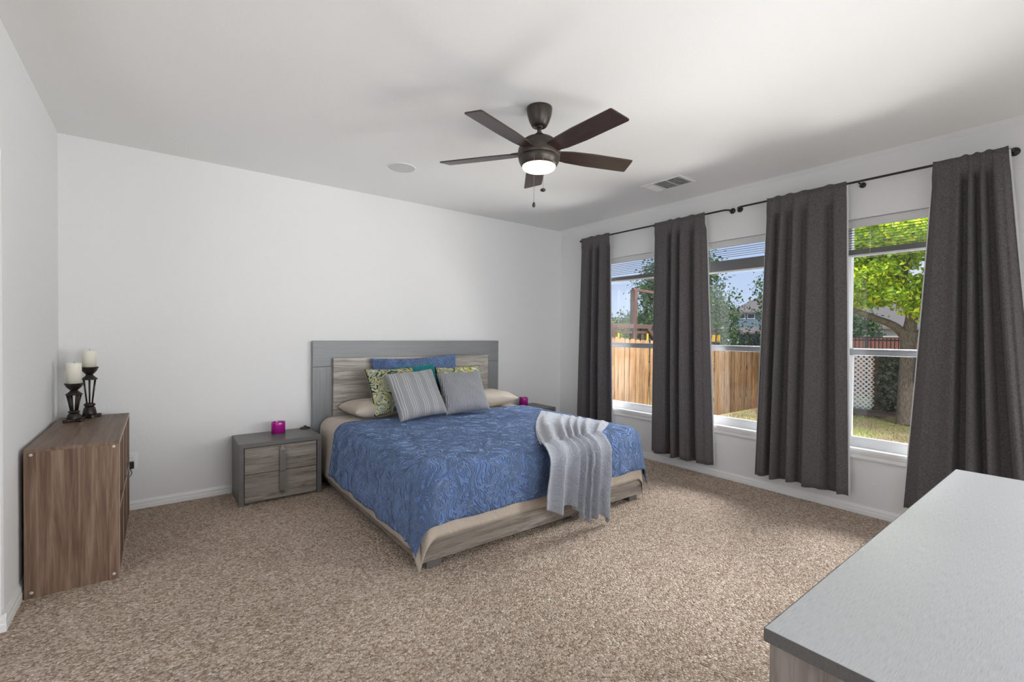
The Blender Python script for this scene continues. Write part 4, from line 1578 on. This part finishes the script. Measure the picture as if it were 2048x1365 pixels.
irf = thing('iron_fence', 'dark iron railing fence crossing behind the oak and ivy', 'fence', (16.3, 3.85, GZ))
irf.rotation_euler = (0, 0, math.atan2(3.217 - 4.506, 17.151 - 15.475))
for zz in (.25, 1.62, 1.70):
    obj('rail', bx(-2.6, 3.4, -.014, .014, zz, zz + .028), M['iron'], irf)
pk0 = None
for k in range(54):
    x = -2.58 + k * .111
    if pk0 is None:
        pk0 = obj('bar', bx(-.008, .008, -.008, .008, .04, 1.72), M['iron'], irf)
        s = pk0
    else:
        s = pk0.copy()
        COL.objects.link(s)
    s.location = (x, 0, 0)
for k in range(4):
    obj('post', bx(-2.6 + k * 2.0 - .03, -2.6 + k * 2.0 + .03, -.03, .03, 0, 1.74), M['iron'], irf)
bf = thing('board_fence', 'reddish brown board fence behind the iron railing', 'fence', (17.6, 4.3, GZ))
bf.rotation_euler = irf.rotation_euler
obj('board_panel', bx(-3.2, 5, 0, .03, 0, 1.66), M['brown_fence'], bf)
obj('cap_rail', bx(-3.2, 5, -.03, .06, 1.66, 1.70), M['brown_fence'], bf)
sb = thing('garden_gate', 'red-brown wooden boards under the dark bush beyond the cedar fence', 'gate', (15.9, 7.55, GZ))
sb.rotation_euler = (0, 0, R(-27))
obj('board_panel', bx(-.55, .75, 0, .05, 0, 1.25), M['brown_fence'], sb)
obj('frame_rail', bx(-.57, .77, -.03, 0, 1.12, 1.27), M['brown_fence'], sb)

# grass blades on the part of the lawn in view
rg = np.random.default_rng(77)
N = 9000
P = np.stack([rg.uniform(8.3, 12.6, N), rg.uniform(1.2, 5.0, N), np.full(N, GZ)], 1)
hgt2 = rg.uniform(.02, .06, N)
an = rg.uniform(0, 2 * PI, N)
dx, dy = np.cos(an) * .006, np.sin(an) * .006
lean_ = rg.normal(size=(N, 2)) * .02
A_ = P + np.stack([dx, dy, np.zeros(N)], 1)
B_ = P - np.stack([dx, dy, np.zeros(N)], 1)
C_ = P + np.stack([lean_[:, 0], lean_[:, 1], hgt2], 1)
V = np.stack([A_, B_, C_], 1).reshape(-1, 3)
o = pyobj('lawn_grass', V, (np.arange(N)[:, None] * 3 + np.arange(3)).tolist(), M['grass_blade'])
o['kind'] = 'stuff'
tag(o, 'short dry green and brown grass on the yard beyond the windows', 'grass')
o = obj('mulch_bed', bx(12.2, 13.05, .8, 4.0, GZ, GZ + .03, .01), M['mulch'])
tag(o, 'dark mulch strip along the foot of the ivy screen', 'mulch')
o['kind'] = 'stuff'

# ------------------------------------------------------------------ play structure behind the cedar fence
pl = thing('play_structure', 'brown timber play structure with a tall post behind the cedar fence', 'play structure', (9.7, 7.5, GZ))
PWm = M['play_wood']


def pbeam(name, a, b, t_=.05, m=PWm):
    a, b = Vector(a), Vector(b)
    d = (b - a)
    bm = bx(-t_, t_, -t_, t_, 0, d.length, .004)
    q = d.to_track_quat('Z', 'Y').to_matrix()
    bmesh.ops.rotate(bm, verts=bm.verts, cent=(0, 0, 0), matrix=q)
    bmesh.ops.translate(bm, verts=bm.verts, vec=a)
    return obj(name, bm, m, pl)


g = -GZ
pbeam('post', (0, 0, 0), (.0, 0, 2.54 + g), .065)
pbeam('top_beam', (-.06, 0, 2.55 + g), (3.2, 0, 2.42 + g), .035)
pbeam('post', (-.85, 0, 0), (-.85, 0, 1.63 + g), .06)
pbeam('post', (3.2, 0, 0), (3.2, 0, 2.42 + g), .06)
pbeam('deck_beam', (-1.0, 0, 1.60 + g), (3.3, 0, 1.60 + g), .055)
pbeam('deck_beam', (-.9, .02, 1.45 + g), (3.3, .02, 1.45 + g), .035)
for x in (.35, .6, 1.05):
    pbeam('baluster', (x, .03, 1.0 + g), (x, .03, 1.55 + g), .035)
pbeam('brace', (.55, -.02, 1.55 + g), (1.25, -.02, .9 + g), .05)
pbeam('brace', (3.6, 0, 1.55 + g), (4.4, 0, .8 + g), .05)
pbeam('brace', (4.15, .05, 1.45 + g), (3.5, .05, .8 + g), .05)
pbeam('deck_beam', (3.3, .1, 1.55 + g), (4.2, .1, 1.52 + g), .05)
for x in (-.72, .45, .78, 1.22):
    pbeam('yellow_rail', (x, -.08, 1.0 + g), (x + .02, -.08, 1.42 + g), .02, M['yellow'])
for x in (3.75, 4.05):
    pbeam('yellow_rail', (x, -.08, 1.2 + g), (x + .02, -.08, 1.40 + g), .035, M['yellow'])
pbeam('blue_slide_edge', (.72, -.1, 1.62 + g), (1.15, -.1, 1.86 + g), .03, M['blue'])


# ------------------------------------------------------------------ houses beyond
def hip_roof(w, d, z0, z1, over=.5, ridge=.35):
    bm = bmesh.new()
    a = [(-w - over, -d - over, z0), (w + over, -d - over, z0), (w + over, d + over, z0), (-w - over, d + over, z0)]
    rr = [(-w * ridge, 0, z1), (w * ridge, 0, z1)]
    v = [bm.verts.new(p) for p in a] + [bm.verts.new((p[0], p[1], z0 - .18)) for p in a]
    t_ = [bm.verts.new(p) for p in rr]
    for k in range(4):
        bm.faces.new((v[k], v[(k + 1) % 4], v[4 + (k + 1) % 4], v[4 + k]))
    bm.faces.new((v[7], v[6], v[5], v[4]))
    bm.faces.new((v[0], v[1], t_[1], t_[0]))
    bm.faces.new((v[1], v[2], t_[1]))
    bm.faces.new((v[2], v[3], t_[0], t_[1]))
    bm.faces.new((v[3], v[0], t_[0]))
    return bm


hs = thing('house', 'two-storey blue-grey house with a brown hip roof, far beyond the middle window', 'house', (65.15, 27.14, GZ))
hs.rotation_euler = (0, 0, R(114))
obj('wall', bx(-5.2, 5.2, -3.6, 3.6, 0, 4.85), M['siding'], hs)
obj('roof', hip_roof(5.2, 3.6, 4.95, 7.3), M['roof'], hs)
obj('vent_pipe', tube([(3.2, .8, 6.0), (3.2, .8, 7.1)], .09, 8), M['roof'], hs)
obj('porch_roof', hip_roof(2.2, .9, 2.3, 3.0, .3), M['roof'], hs).location = (3.2, 4.2, 0)
for x in (4.1, 3.0):
    w_ = obj('window_frame', bx(x - .45, x + .45, 3.58, 3.68, 4.0, 4.74), M['trim'], hs)
    obj('window_pane', bx(x - .35, x + .35, 3.66, 3.70, 4.1, 4.64), M['dark_glass'], w_)

hb = thing('house', 'single-storey pink brick house with a grey roof, seen under the oak', 'house', (51.5, 11.8, GZ))
hb.rotation_euler = (0, 0, R(-36))
obj('wall', bx(-6, 9, -.0, 8, 0, 2.62), M['brick'], hb)
rf = obj('roof', hip_roof(7.5, 4, 2.7, 5.6), M['roof'], hb)
rf.location = (1.5, 4, 0)
for x in (-1.4, 2.5):
    w_ = obj('window_frame', bx(x - .5, x + .5, -.05, .02, 1.0, 2.3), M['trim'], hb)
    obj('window_pane', bx(x - .42, x + .42, -.07, -.04, 1.08, 2.22), M['dark_glass'], w_)

# ------------------------------------------------------------------ repeats share a group
GROUPS = {'curtain': 'curtain panels along the window wall', 'curtain rod': 'black rods along the window wall', 'blind': 'raised blinds in the windows',
          'nightstand': 'grey nightstands beside the bed', 'candle jar': 'magenta jars on the nightstands', 'candle holder': 'bronze candle holders on the bookcase',
          'candle': 'ivory candles on the holders', 'throw pillow': 'throw pillows on the bed', 'pillow': 'pillows against the headboard',
          'tree': 'trees seen through the windows', 'shrub': 'shrubs seen through the windows', 'house': 'houses beyond the yard'}
for o in list(COL.objects):
    if o.parent is None and o.get('category') in GROUPS:
        o['group'] = GROUPS[o['category']]
